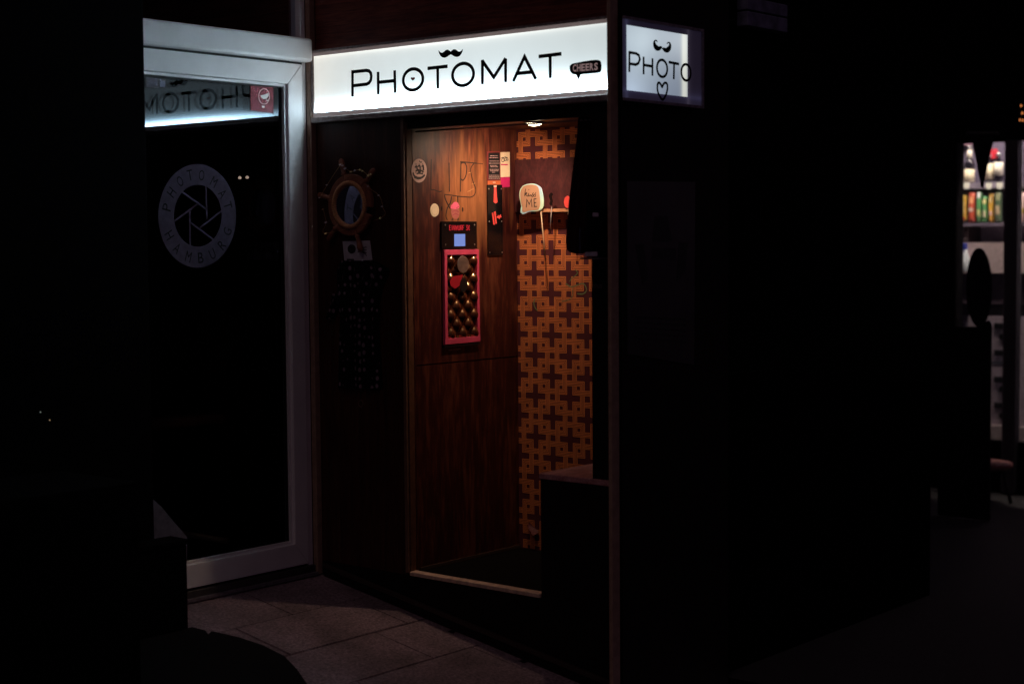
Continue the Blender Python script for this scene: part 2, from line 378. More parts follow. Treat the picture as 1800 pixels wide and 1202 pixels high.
def tile_mat():
    m, nt, b = newmat('rough stone tile'); L = nt.links.new
    mp = coords(nt); n1 = nd(nt, 'ShaderNodeTexNoise'); n1.inputs['Scale'].default_value = 90; n1.inputs['Detail'].default_value = 8; n1.inputs['Roughness'].default_value = 0.75
    n2 = nd(nt, 'ShaderNodeTexNoise'); n2.inputs['Scale'].default_value = 4.5; n2.inputs['Detail'].default_value = 6
    tc = nd(nt, 'ShaderNodeNewGeometry'); L(tc.outputs['Position'], n1.inputs['Vector']); L(tc.outputs['Position'], n2.inputs['Vector'])
    r1 = nd(nt, 'ShaderNodeValToRGB'); e = r1.color_ramp.elements; e[0].position, e[1].position = 0.36, 0.66
    e[0].color = (0.10, 0.068, 0.082, 1); e[1].color = (0.44, 0.31, 0.36, 1); L(n1.outputs[0], r1.inputs[0])
    r2 = nd(nt, 'ShaderNodeValToRGB'); e = r2.color_ramp.elements; e[0].position, e[1].position = 0.35, 0.65
    e[0].color = (0.55, 0.55, 0.55, 1); e[1].color = (1, 1, 1, 1); L(n2.outputs[0], r2.inputs[0])
    mx = nd(nt, 'ShaderNodeMix', data_type='RGBA', blend_type='MULTIPLY'); mx.inputs[0].default_value = 1.0
    L(r1.outputs[0], mx.inputs[6]); L(r2.outputs[0], mx.inputs[7]); L(mx.outputs[2], b.inputs['Base Color'])
    b.inputs['Roughness'].default_value = 0.75
    bp = nd(nt, 'ShaderNodeBump'); bp.inputs['Strength'].default_value = 0.5; bp.inputs['Distance'].default_value = 0.003
    L(n1.outputs[0], bp.inputs['Height']); L(bp.outputs[0], b.inputs['Normal']); return m
M['tile'] = tile_mat()

# ================================================================== SETTING
SL, Z0 = 0.168, -0.037            # the ramp falls away from the door
YR = -1.92; ZS = Z0+SL*YR         # foot of the ramp, street level
g = G().quad((-3.2, 0.05, Z0-0.012+SL*0.05), (0.05, 0.05, Z0-0.012+SL*0.05), (0.05, YR, ZS-0.012), (-3.2, YR, ZS-0.012))
ramp = struct(g.build('ramp', M['grout']))
g = G().quad((-60, YR, ZS-0.010), (60, YR, ZS-0.010), (60, -60, ZS-0.010), (-60, -60, ZS-0.010))
g.quad((0.72, YR, ZS-0.010), (0.72, 40, ZS-0.010), (60, 40, ZS-0.010), (60, YR, ZS-0.010))
struct(g.build('street', M['asphalt']))
ang = math.atan(SL); cs = math.cos(ang)
tw, th = 0.60, 0.2995
def tile_mesh(wd):
    g = G(); j = 0.0020
    g.box(j, wd-j, -th/cs+j, -j, -0.012, 0.0); me_o = g.build('tile', M['tile']); me = me_o.data
    for v in me.vertices: v.co += Vector(me_o['_o'])
    bm = bmesh.new(); bm.from_mesh(me)
    bmesh.ops.bevel(bm, geom=[e for e in bm.edges if e.verts[0].co.z > -0.001 and e.verts[1].co.z > -0.001], offset=0.0025, segments=2, affect='EDGES')
    bm.to_mesh(me); bm.free(); bpy.data.objects.remove(me_o); return me
cache = {}
rows = [(0.004, [-0.43]), (-0.295, [-0.11]), (-0.597, [-0.29]), (-0.895, [-0.083]), (-1.155, [-0.35]), (-1.455, [-0.16])]
for k, (y1, (x0,)) in enumerate(rows):
    xs = [x0-tw*i for i in range(5)]; xs = [xs[i] for i in range(5)]
    spans = [(x0, 0.012)]+[(x0-tw*(i+1), x0-tw*i) for i in range(4)]
    for a, b in spans:
        wd = round(b-a, 4)
        if wd not in cache: cache[wd] = tile_mesh(wd)
        o = bpy.data.objects.new('tile', cache[wd]); COL.objects.link(o); o.parent = ramp
        yy = y1 if k else -0.0005
        o.location = Vector((a, yy, Z0+SL*yy+random.uniform(-0.0006, 0.0006)))-Vector(ramp['_o'])
        o.rotation_euler = (ang+random.uniform(-0.002, 0.002), random.uniform(-0.0015, 0.0015), 0)

# ================================================================== PHOTO BOOTH
YO0, YO1 = -0.508, -1.402          # opening, left and right
ZT, ZB, ZK_ = 1.777, 0.032, 0.478
booth = thing('photo_booth', 'wooden photo booth with open doorway, patterned wallpaper inside and small bench', 'photo booth', (0.33, -0.75, -0.2))
ZSB, ZST = 1.797, 2.086            # light box bottom and top
pan = G(); pan.box(0, 0.03, -0.495, 0.0, 0.02, ZSB); pan.build('front_panel', M['ply'], booth)
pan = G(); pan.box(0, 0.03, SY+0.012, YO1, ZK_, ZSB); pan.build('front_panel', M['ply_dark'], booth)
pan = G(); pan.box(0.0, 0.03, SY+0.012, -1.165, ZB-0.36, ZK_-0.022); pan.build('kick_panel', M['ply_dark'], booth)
# sloping base below the doorway
g = G(); n = g.add([(0, -0.001, -0.06), (0, -1.164, -0.06+SL*-1.164), (0, -1.164, ZB-0.014), (0, -0.496, ZB-0.014), (0, -0.496, 0.018), (0, -0.001, 0.018),
                    (0.03, -0.001, -0.06), (0.03, -1.164, -0.06+SL*-1.164), (0.03, -1.164, ZB-0.014), (0.03, -0.496, ZB-0.014), (0.03, -0.496, 0.018), (0.03, -0.001, 0.018)])
g.face([n+i for i in range(6)]); g.face([n+6+i for i in reversed(range(6))])
for i in range(6): g.face((n+i, n+(i+1) % 6, n+6+(i+1) % 6, n+6+i))
g.build('base_panel', M['ply_dark'], booth)
# lintel behind the light box and upper panel
G().box(0.0, 0.03, YO1+0.001, -0.496, ZT+0.003, ZSB+0.25).build('lintel', M['ply_dark'], booth)
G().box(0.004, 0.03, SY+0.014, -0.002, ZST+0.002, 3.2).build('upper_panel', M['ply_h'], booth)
# doorway trim, threshold, skirting
G().box(-0.012, 0.0, YO0+0.0005, -0.492, ZB-0.002, ZT+0.018).build('door_trim', M['trim'], booth, bevel=0.002)
G().box(0.0, 0.045, YO0-0.004, -0.4965, ZB, ZT).build('door_trim', M['edge'], booth, bevel=0.002)
G().box(-0.010, 0.030, -1.1645, YO0-0.004, ZB-0.012, ZB+0.004).build('threshold', M['thresh'], booth, bevel=0.003)
def sloped(y0, y1, x0, x1, h0, h1, z=Z0):
    g = G(); pts = []
    for x in (x0, x1):
        for (y, h) in ((y0, h0), (y1, h0), (y1, h1), (y0, h1)): pts.append((x, y, z+SL*y+h))
    n = g.add(pts)
    for q in ((0, 1, 2, 3), (7, 6, 5, 4), (0, 4, 5, 1), (1, 5, 6, 2), (2, 6, 7, 3), (3, 7, 4, 0)): g.face([n+i for i in q])
    return g
sloped(-0.03, SY+0.002, -0.018, -0.001, 0.036, 0.054).build('skirting', plain('dark brown skirting', (0.030, 0.014, 0.011), 0.6), booth, bevel=0.002)
sloped(-0.03, SY+0.002, -0.012, -0.0015, 0.001, 0.0355).build('skirting', M['ply_dark'], booth)
# corner post and the post beside the door
G().box(-0.036, 0.010, SY-0.004, SY+0.0115, -0.34, 3.2).build('corner_post', M['post'], booth, bevel=0.003)
G().box(-0.030, -0.0005, -0.014, 0.012, -0.035, 3.2).build('corner_post', M['post'], booth, bevel=0.003)
# room inside
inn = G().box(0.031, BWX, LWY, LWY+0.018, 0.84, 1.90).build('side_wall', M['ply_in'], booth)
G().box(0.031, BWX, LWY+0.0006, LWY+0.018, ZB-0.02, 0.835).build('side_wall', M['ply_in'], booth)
G().box(0.045, BWX, LWY-0.008, LWY, ZB, ZB+0.012).build('floor_bead', plain('dark floor bead', (0.06, 0.03, 0.02), 0.6), booth)
bwall = G().box(BWX, BWX+0.018, SY+0.016, LWY+0.018, ZB-0.02, 1.90).build('back_wall', M['wp_base'], booth)
G().box(0.031, BWX, SY+0.014, LWY-0.0005, ZB-0.03, ZB-0.002).build('booth_floor', plain('black rubber floor', (0.006, 0.005, 0.005), 0.9, spec=0.05), booth)
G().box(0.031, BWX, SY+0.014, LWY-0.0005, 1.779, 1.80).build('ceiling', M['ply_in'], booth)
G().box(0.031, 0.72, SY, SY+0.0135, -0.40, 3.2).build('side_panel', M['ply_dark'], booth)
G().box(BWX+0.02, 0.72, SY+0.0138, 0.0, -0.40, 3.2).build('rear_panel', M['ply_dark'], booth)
# bench
b = G().box(-0.004, BWX-0.002, SY+0.016, -1.160, ZK_-0.021, ZK_).build('bench_top', wood('scuffed bench board', (0.22, 0.08, 0.08), (0.42, 0.18, 0.18), (0.58, 0.30, 0.30), grain=(3, 12, 12)), booth, bevel=0.003)
G().box(0.031, BWX-0.002, -1.190, -1.168, ZB, ZK_-0.022).build('bench_side', M['ply_dark'], booth)
# curtain rail
g = G().tube([(0.045, -0.52, 1.742), (0.045, SY+0.016, 1.742)], 0.0035, 8); g.build('curtain_rail', plain('brushed rail', (0.35, 0.3, 0.32), 0.35, 0.9), booth)
G().box(0.008, 0.034, YO1+0.001, YO0-0.005, 1.752, ZT+0.002).build('head_trim', M['ply_dark'], booth)

# wallpaper print: woven bands, four stripes each
c00 = BW.px(924.3, 461.8); c20 = BW.px(984.2, 461.2); r3 = BW.px(926.7, 569.5)
su = (c20[0]-c00[0])/2; sv = (c00[1]-r3[1])/3
wall_g = G(); lx0, lx1, lz0, lz1 = -(LWY-0.001), -SY-0.02, ZB+0.002, 1.776
BWD = 0.272; RIN, ROUT = 0.083, 0.355
tilt = math.radians(0.55)
def wpP(a, b, t):
    a2, b2 = a*su, -b*sv
    x = c00[0]+a2*math.cos(tilt)-b2*math.sin(tilt)*-1*-1; z = c00[1]+a2*math.sin(tilt)*0+b2
    x = c00[0]+a2+(-b2)*math.tan(tilt)*0.55
    x = min(max(x, lx0), lx1); z = min(max(z, lz0), lz1)
    return BW.P(x, z, t)
def wp_quad(p, t, mi):
    pts = [wpP(a, b, t) for a, b in p]
    if (pts[0]-pts[2]).length < 1e-5: return
    if min(abs((pts[1]-pts[0]).cross(pts[3]-pts[0]).length), 1) < 1e-9: return
    wall_g.quad(*pts, mi=mi)
mid = (RIN+ROUT)/2
offs = [(-0.5, 0.5, 0)]+[(-0.47+0.263*k, -0.47+0.263*k+0.150, 1) for k in range(4)]
for j in range(-9, 17):
    for i in range(-2, 9):
        even = (i+j) % 2 == 1            # the ring at (0, 0) here lets its upright bands lie on top
        for (d0, d1, mi) in offs:
            e = 0.00022 if mi else 0.0
            lo, hi = mid+d0*BWD, mid+d1*BWD
            tH, tV = (0.0009, 0.0004) if even else (0.0004, 0.0009)
            if even:   # from left along the top, down the right; from above down the left, right along the bottom
                wp_quad([(i-0.5, j-hi), (i+hi, j-hi), (i+lo, j-lo), (i-0.5, j-lo)], tH+e, mi)
                wp_quad([(i+lo, j-lo), (i+hi, j-hi), (i+hi, j+0.5), (i+lo, j+0.5)], tV+e, mi)
                wp_quad([(i-hi, j-0.5), (i-lo, j-0.5), (i-lo, j+lo), (i-hi, j+hi)], tV+e, mi)
                wp_quad([(i-lo, j+lo), (i+0.5, j+lo), (i+0.5, j+hi), (i-hi, j+hi)], tH+e, mi)
            else:      # from above down the right, left along the bottom; from below up the left, right along the top
                wp_quad([(i+lo, j-0.5), (i+hi, j-0.5), (i+hi, j+hi), (i+lo, j+lo)], tV+e, mi)
                wp_quad([(i-0.5, j+lo), (i+lo, j+lo), (i+hi, j+hi), (i-0.5, j+hi)], tH+e, mi)
                wp_quad([(i-hi, j-hi), (i-lo, j-lo), (i-lo, j+0.5), (i-hi, j+0.5)], tV+e, mi)
                wp_quad([(i-hi, j-hi), (i+0.5, j-hi), (i+0.5, j-lo), (i-lo, j-lo)], tH+e, mi)
wp = wall_g.build('wallpaper_print', [M['wp_line'], M['wp_orange']], bwall); wp['kind'] = 'stuff'
# green spray scribble on the wallpaper
spray = plain('faded green spray', (0.16, 0.22, 0.10), 0.7)
sc = Zf(900, 400, 8.014)
g = G()
for path, wd in (([(895, 590), (925, 640), (880, 690), (840, 720), (815, 760)], 2.2), ([(760, 790), (840, 835), (920, 810), (1000, 790), (1040, 830), (1050, 890), (1000, 935), (920, 930)], 3.0),
                 ([(850, 850), (860, 930), (820, 1010), (700, 1040)], 2.0), ([(330, 1000), (310, 1060), (330, 1130), (365, 1170)], 3.0)):
    G().stroke(BW, smooth(BW.pp(sc(path)), k=5), wd*0.0016, 0.0013, 0.0016).build('spray_scribble', spray, bwall)
# paper corner curling off at the foot of the wallpaper
pc0 = BW.px(930, 930); pc1 = BW.px(948, 941)
def curl(u, v):
    a = pc0[0]+(pc1[0]-pc0[0])*u; b_ = pc0[1]+0.012*(1-u)-(pc0[1]-pc1[1])*u*0.7; return BW.P(a, b_+0.022*v*(1-0.4*u), 0.003+0.030*(1-v)**2*(0.3+u))
G().grid(curl, 8, 6).build('peeled_corner', M['wp_line'], bwall)
# maroon board and prop shelf on the back wall
g = None
a = BW.px(911.5, 281.5); bq = BW.px(912, 372)
G().rect(BW, -LWY+0.002, -SY-0.018, bq[1]-0.002, a[1], 0.0, 0.014).build('backing_board', M['maroon'], booth)
BS = BW.moved(0.055)
zt = BS.px(985, 367)[1]; zb = BS.px(985, 372.5)[1]
G().rect(BW, BS.px(938, 370)[0], -SY-0.018, zb, zt, 0.0145, 0.055).build('prop_shelf', plain('raw pine shelf', (0.55, 0.27, 0.13), 0.6, var=0.2), booth, bevel=0.001)
SCR = plain('bare scratched wood', (0.62, 0.36, 0.15), 0.6)
# marker writing on the plywood
g = G()
def mk(pts, wd=0.0054, k=5, sm=True):
    p = LW.pp(ZL(pts)); p = smooth(p, k=k) if sm else p
    g.stroke(LW, p, wd, 0.0002, 0.0007)
mk([(305, 240), (302, 450), (300, 672)], sm=False); mk([(300, 672), (350, 675), (410, 698), (458, 690)], 0.004)
mk([(555, 290), (560, 700)], sm=False); mk([(722, 285), (714, 700)], sm=False)
mk([(722, 300), (770, 290), (800, 340), (802, 410), (785, 490), (750, 538), (722, 520)]); mk([(712, 277), (830, 288), (945, 300)], 0.0042); mk([(945, 300), (1030, 308)], 0.0026)
mk([(905, 305), (868, 350), (862, 410), (880, 510), (905, 590), (925, 640), (930, 690), (910, 745), (860, 775), (790, 772), (690, 765), (580, 748), (488, 738)], 0.0040)
mk([(490, 750), (510, 820), (545, 890), (572, 938)]); mk([(590, 765), (575, 850), (545, 900), (525, 950), (512, 1040), (530, 1100)]); mk([(676, 765), (680, 850)], sm=False)
mk([(604, 1078), (592, 1108)], sm=False); mk([(690, 1078), (675, 1105)], sm=False)
g.build('marker_writing', M['marker'], inn)
g = G()
for x, y in ((452, 935), (747, 950)):
    c = LW.px(*ZL([(x, y)])[0]); G().prism(LW, arc(c[0], c[1], 0.0035, 0.0095, n=12), 0.0001, 0.0012).build('screw_slot', M['black'], inn)
g = G()
for (x, y) in ((850, 430), (900, 585), (880, 665), (840, 690)):
    c = LW.px(*ZL([(x, y)])[0]); G().stroke(LW, [(c[0]-0.012, c[1]-0.003), (c[0], c[1]), (c[0]+0.011, c[1]+0.002)], [0.0006, 0.002, 0.0006], 0.0001, 0.0004).build('scratch', SCR, inn)
# red marks on the plywood, lower
c = FP.px(1050, 507)
text(FP, 'mus', c[0], c[1]+0.008, 0.045, 0.014, 0.0008, plain('faded chalk', (0.10, 0.07, 0.07), 0.8), 'chalk_scribble', booth, slant=0.3)

# ------------------------------------------------------------------ ceiling spotlight
sx, sy_, szz = 0.37, -0.845, 1.779
sp = thing('ceiling_spotlight', 'small lit recessed spotlight in the booth ceiling', 'spotlight', (sx, sy_, szz-0.02))
G().lathe((sx, sy_, szz-0.0055), (0, 0, 1), [(0, 0.040), (0.002, 0.043), (0.005, 0.043)], 28).build('trim_ring', M['trim'], sp)
G().lathe((sx, sy_, szz-0.0160), (0, 0, 1), [(0, 0.006), (0.003, 0.020), (0.007, 0.029), (0.0102, 0.032)], 28).build('lens', emit('lit spotlight lens', (1.0, 0.86, 0.62), 14), sp)
ld = bpy.data.lights.new('spotlight_lamp', 'SPOT'); ld.energy = 17.5; ld.color = (1.0, 0.665, 0.46); ld.spot_size = math.radians(136); ld.spot_blend = 1.0; ld.shadow_soft_size = 0.02
lo = bpy.data.objects.new('spotlight_lamp', ld); COL.objects.link(lo); lo.parent = sp; lo.location = (0, 0, -0.004)
lo.rotation_euler = Vector((0.05, 0.24, -0.28)).to_track_quat('-Z', 'Y').to_euler()

# ================================================================== LIT SIGN
SGX = -0.030
sign = thing('lit_sign', 'long lit light box reading PHOTOMAT over the booth doorway', 'sign', (-0.01, -0.75, ZSB))
FS = FP.moved(0.030)               # front edge of the frame
FA = FP.moved(0.021)               # face of the acrylic
y0s, y1s = -0.0145, SY+0.012
wz0 = FA.px(840, 175.0)[1]; wz1 = FA.px(840, 66.5)[1]      # lit part, bottom and top
G().box(-0.019, -0.001, y1s, y0s, ZSB+0.01, ZST-0.01).build('housing', M['upvc'], sign)
G().box(-0.030, -0.001, y1s, y0s, ZST-0.0095, ZST).build('frame_rail', M['alu'], sign)
RAIL_GLOW = tube_panel('rail face with painted glow', (0.085, 0.062, 0.058), [([(1, -0.25, 0.8)], (0.045, 0.036, 0.036))], dirt=0.35)  # faint glow put into the rail faces, standing for light on the metal
G().box(-0.0205, -0.0195, y1s, y0s, wz1+0.0003, ZST-0.010).build('glow_rail', RAIL_GLOW, sign)
G().box(-0.0205, -0.0195, y1s, y0s, ZSB+0.023, wz0-0.0003).build('glow_rail', RAIL_GLOW, sign)
G().box(-0.031, -0.0005, y1s, y0s, ZSB, ZSB+0.0225).build('frame_rail', M['alu'], sign, bevel=0.003)
G().box(-0.026, -0.0195, y0s-0.0125, y0s, wz0, wz1).build('frame_rail', M['alu'], sign)
zc = ZSB+0.0  # object origin height
oy = -0.75
front = tube_panel('lit acrylic front', (0.37, 0.395, 0.395), [
    ([(2, wz0-zc, 0.050), (1, -0.18, 0.64)], (1.0, 1.25, 1.35), 'edge'),
    ([(2, wz0-zc-0.004, 0.022), (1, -0.18, 0.62)], (42.0, 58.0, 66.0), 'edge'),
    ([(2, wz0-zc, 0.10), (1, -0.15, 0.75)], (0.10, 0.125, 0.135)),
    ([(2, wz1-zc+0.002, 0.010), (1, 0.05, 0.8)], (0.6, 0.56, 0.48)),
    ([(2, 0.19, 0.20), (1, -0.10, 0.95)], (0.26, 0.31, 0.32)),
    ([(1, 0.74, 0.16)], (0.20, 0.14, 0.08))], dirt=0.05)
G().box(-0.021, -0.0192, y1s, y0s-0.0125, wz0, wz1).build('lit_panel', front, sign)
LWD = 0.0132
def letter(paths, zf, wd=LWD, pl=FA, closed=False, name='letter'):
    g = G()
    for p in paths: g.stroke(pl, pl.pp(zf(p)), wd, 0.0001, 0.0012, closed)
    return g.build(name, M['sign_black'], sign)
letter([[(457, 860), (457, 602)], [(445, 613), (520, 605), (595, 597), (622, 602), (640, 622), (646, 655), (641, 695), (622, 723), (598, 735), (520, 744), (457, 751)]], Z2)
letter([[(714, 612), (716, 838)], [(881, 596), (886, 823)], [(720, 716), (882, 700)]], Z2)
letter([arc(1066, 688, 99, 106, shear=-0.09, n=48)], Z2, closed=True)
letter([[(1212, 577), (1413, 555)], [(1314, 570), (1316, 780)]], Z2)
letter([arc(1569, 638, 106, 111, shear=-0.09, n=48)], Z2, closed=True)
letter([[(197, 527), (197, 352)], [(195, 356), (279, 476), (364, 340)], [(364, 342), (364, 512)]], Z3)
letter([[(418, 507), (500, 328), (582, 490)], [(445, 449), (553, 438)]], Z3)
letter([[(602, 327), (765, 307)], [(684, 318), (685, 482)]], Z3)
half = [(0, 0.45), (0.10, 0.72), (0.24, 0.98), (0.40, 0.90), (0.54, 0.55), (0.68, 0.30), (0.84, 0.42), (0.99, 0.95), (0.96, 0.45), (0.87, -0.25), (0.72, -0.75), (0.52, -0.95), (0.32, -0.80), (0.14, -0.45), (0, -0.22)]
ms = [(1445+124*x, 427-42*y-0.06*124*x) for x, y in half]+[(1445-124*x, 427-42*y+0.06*124*x) for x, y in reversed(half[1:-1])]
G().prism(FA, FA.pp(Z2(ms)), 0.0001, 0.0012).build('moustache', M['sign_black'], sign)
def heart(cx, cy, w, h, n=28):
    r = []
    for i in range(n):
        t = 2*math.pi*i/n; x = 16*math.sin(t)**3; y = 13*math.cos(t)-5*math.cos(2*t)-2*math.cos(3*t)-math.cos(4*t)
        r.append((cx+x/32*w, cy-(y+2.5)/29*h))
    return r
G().prism(FA, FA.pp(Z2(heart(1064, 684, 42, 38))), 0.0001, 0.0012).build('heart', plain('small red heart', (0.45, 0.01, 0.02), 0.5), sign)
chb = smooth([(845, 377), (960, 356), (1030, 352), (1050, 370), (1052, 420), (1040, 440), (1000, 447), (905, 455)], k=4)+[(888, 497), (872, 458)]+smooth([(872, 458), (845, 452), (828, 430), (826, 395), (845, 377)], k=4)[1:-1]
bub = G().prism(FA, FA.pp(Z3(chb)), 0.0001, 0.0013).build('speech_bubble', M['sign_black'], sign)
PINKLIT = emit('pink translucent lettering', (1.0, 0.66, 0.66), 0.20)
# CHEERS follows the tilt of the bubble
p0 = FA.px(*Z3([(846, 411)])[0]); p1 = FA.px(*Z3([(1030, 397)])[0])
for i, ch in enumerate('CHEERS'):
    f = (i+0.5)/6
    text(FA, ch, p0[0]+(p1[0]-p0[0])*f, p0[1]+(p1[1]-p0[1])*f, (p1[0]-p0[0])/6*0.86, 0.025, 0.0017, PINKLIT, 'bubble_letter', bub, bold=0.028)

# side face of the light box, round the corner
SA = SD.moved(0.024); SXE = 0.508; SX0 = 0.0105
side = thing('lit_side_sign', 'short dim light box round the corner reading PHOTO above a heart', 'sign', (0.26, SY-0.012, ZSB))
G().box(SX0, SXE, SY-0.022, SY-0.0005, ZSB+0.005, ZST-0.005).build('housing', M['darkwall'], side)
for (a0, a1, c0, c1) in ((SX0, SXE, ZST-0.010, ZST), (SX0, SXE, ZSB, ZSB+0.010), (SXE-0.010, SXE, ZSB+0.0102, ZST-0.0102)):
    G().box(a0, a1, SY-0.030, SY-0.0225, c0, c1).build('frame_rail', M['alu_side'], side)
qa = SA.px(*Z3([(1232, 95)])[0]); qb = SA.px(*Z3([(1672, 620)])[0])
lx, rx, tz, bz = qa[0], qb[0], qa[1], qb[1]
tz = SA.px(*Z3([(1450, 135)])[0])[1]; bz = SA.px(*Z3([(1450, 592)])[0])[1]
ox = 0.26
lit = tube_panel('dim lit acrylic', (0.10, 0.125, 0.185), [
    ([(0, -0.16, 0.17), (2, 0.21, 0.13)], (0.34, 0.40, 0.40)),
    ([(0, rx-ox-0.020, 0.018), (2, 0.03, 0.34)], (0.42, 0.40, 0.28), 'edge'),
    ([(0, -0.21, 0.10), (2, 0.03, 0.06)], (0.22, 0.27, 0.34)),
    ([(0, 0.10, 0.16), (2, 0.24, 0.07)], (0.24, 0.25, 0.25))], dirt=0.12)
G().box(lx, rx, SY-0.0240, SY-0.0222, bz, tz).build('lit_panel', lit, side)
rim = tube_panel('faintly lit acrylic border', (0.005, 0.004, 0.010), [([(0, lx-ox, 0.010)], (0.016, 0.017, 0.035)), ([(2, bz-zc, 0.010)], (0.010, 0.010, 0.024)), ([(0, rx-ox+0.004, 0.010)], (0.02, 0.017, 0.024))], dirt=0.3)  # border glows faintly, strongest next to the lit panel
g = G(); zz0, zz1, xx1 = ZSB+0.0102, ZST-0.0102, SXE-0.0102
g.box(SX0, lx, SY-0.0239, SY-0.0222, zz0, zz1); g.box(rx, xx1, SY-0.0239, SY-0.0222, zz0, zz1)
g.box(lx+0.0002, rx-0.0002, SY-0.0239, SY-0.0222, zz0, bz-0.0002); g.box(lx+0.0002, rx-0.0002, SY-0.0239, SY-0.0222, tz+0.0002, zz1)
g.build('acrylic_border', rim, side)
def sletter(paths, wd=0.0095, closed=False, name='letter'):
    g = G()
    for p in paths:
        q = SA.pp(Z3(p)); g.stroke(SA, q, wd, 0.0002, 0.0013, closed)
    return g.build(name, M['sign_black'], side)
sletter([[(1251, 438), (1252, 290)], [(1248, 296), (1300, 305), (1320, 318), (1327, 347), (1316, 376), (1298, 385), (1252, 378)]])
sletter([[(1354, 328), (1354, 455)], [(1418, 340), (1417, 465)], [(1354, 387), (1418, 398)]])
sletter([arc(1487, 412, 37, 61, shear=0.15, n=40)], closed=True)
sletter([[(1535, 367), (1608, 381)], [(1573, 376), (1571, 490)]])
sletter([arc(1659, 441, 34, 58, shear=0.15, n=40)], closed=True)
sletter([smooth([(1487, 545), (1478, 528), (1465, 514), (1455, 525), (1453, 560), (1462, 595), (1490, 636), (1515, 600), (1525, 560), (1524, 528), (1512, 515), (1497, 524)], True, 4)], 0.0085, True, 'heart')
for sgn in (1, -1):
    q = [(1487, 268), (1500, 262), (1512, 266), (1526, 258), (1536, 246), (1538, 234), (1530, 230), (1524, 238), (1521, 236), (1526, 224), (1538, 222), (1549, 234), (1552, 256), (1546, 282), (1530, 298), (1510, 297), (1496, 284)]
    if sgn < 0: q = [(2975-x, y-13-0.14*(x-1487)*0.9+4) for x, y in q]
    G().prism(SA, smooth(SA.pp(Z3(q)), True, 3), 0.0002, 0.0013).build('moustache', M['sign_black'], side)

# ================================================================== DOOR
door = thing('glass_door', 'white framed glass door with dark panes left of the booth', 'door', (-0.5, 0, -0.03))
XG, ZG0, ZG1 = -0.138, 0.106, 1.947
XL = -0.88
LT = 2.03                                  # leaf top
def mitre(axis_pts, y0, y1, name, parent=door, mat='upvc', bevel=0.004):
    g = G(); k = len(axis_pts); a = g.add([(x, y0, z) for x, z in axis_pts]); b2 = g.add([(x, y1, z) for x, z in axis_pts])
    g.face([a+i for i in range(k)]); g.face([b2+i for i in reversed(range(k))])
    for i in range(k): g.face((a+i, a+(i+1) % k, b2+(i+1) % k, b2+i))
    return g.build(name, M[mat], parent, bevel=bevel)
XR, XLO, ZL0 = -0.062, -0.955, 0.014
e = 0.0004
mitre([(XG, ZG1), (XR, LT), (XR, ZL0), (XG, ZG0)], 0.0, 0.062, 'stile')
mitre([(XL, ZG1), (XL, ZG0), (XLO, ZL0), (XLO, LT)], 0.0, 0.062, 'stile')
mitre([(XL+e, ZG1+e), (XLO+e, LT), (XR-e, LT), (XG-e, ZG1+e)], 0.0, 0.062, 'top_rail')
mitre([(XL+e, ZG0-e), (XG-e, ZG0-e), (XR-e, ZL0), (XLO+e, ZL0)], 0.0, 0.062, 'bottom_rail')
bd = 0.010
for nm, pts in (('glazing_bead', [(XG-bd, ZG1-bd), (XG, ZG1), (XG, ZG0), (XG-bd, ZG0+bd)]), ('glazing_bead', [(XL, ZG1), (XG, ZG1), (XG-bd, ZG1-bd), (XL+bd, ZG1-bd)]),
                ('glazing_bead', [(XL, ZG0), (XL+bd, ZG0+bd), (XG-bd, ZG0+bd), (XG, ZG0)])):
    mitre(pts, 0.014, 0.034, nm, bevel=0.0)
for nm, pts in (('seal', [(XG-bd-0.006, ZG1-bd-0.006), (XG-bd, ZG1-bd), (XG-bd, ZG0+bd), (XG-bd-0.006, ZG0+bd+0.006)]), ('seal', [(XL+bd, ZG1-bd), (XG-bd, ZG1-bd), (XG-bd-0.006, ZG1-bd-0.006), (XL+bd+0.006, ZG1-bd-0.006)])):
    mitre(pts, 0.026, 0.034, nm, mat='rubber', bevel=0.0)
# frame, header, threshold
G().box(-0.056, -0.0305, 0.012, 0.08, -0.005, 2.40).build('door_frame', M['upvc'], door, bevel=0.003)
G().box(-0.0615, -0.0565, 0.022, 0.07, 0.0, LT).build('seal', M['rubber'], door)
G().box(-1.02, XLO-0.005, 0.012, 0.08, -0.005, 2.40).build('door_frame', M['upvc'], door, bevel=0.003)
hd = G().box(-1.00, -0.034, -0.038, 0.011, 2.038, 2.132).build('header', M['upvc'], door, bevel=0.012)
G().box(-1.00, -0.058, 0.004, 0.06, 2.030, 2.037).build('seal', M['rubber'], door)
G().box(XLO, -0.0310, -0.004, 0.07, -0.030, 0.006).build('threshold', plain('dark aluminium sill', (0.10, 0.09, 0.09), 0.45, 0.6), door, bevel=0.003)
G().box(XLO, -0.0310, -0.020, -0.0045, -0.034, -0.022).build('sill_strip', M['alu_side'], door)
# double glazing
gp = G().quad((XL, 0.030, ZG0), (XG, 0.030, ZG0), (XG, 0.030, ZG1), (XL, 0.030, ZG1)); gp.build('pane', M['pane'], door)
gp = G().quad((XL, 0.0305, ZG0), (XG, 0.0305, ZG0), (XG, 0.0535, ZG1), (XL, 0.0535, ZG1)); 
gp.v = [Vector((XL, 0.050, ZG0)), Vector((XG, 0.0485, ZG0)), Vector((XG, 0.0490, ZG1)), Vector((XL, 0.0505, ZG1))]; gp.build('pane', M['pane'], door)
# transom over the header
G().quad((-1.0, 0.040, 2.14), (-0.057, 0.040, 2.14), (-0.057, 0.040, 3.2), (-1.0, 0.040, 3.2)).build('transom_pane', M['transom'], door)
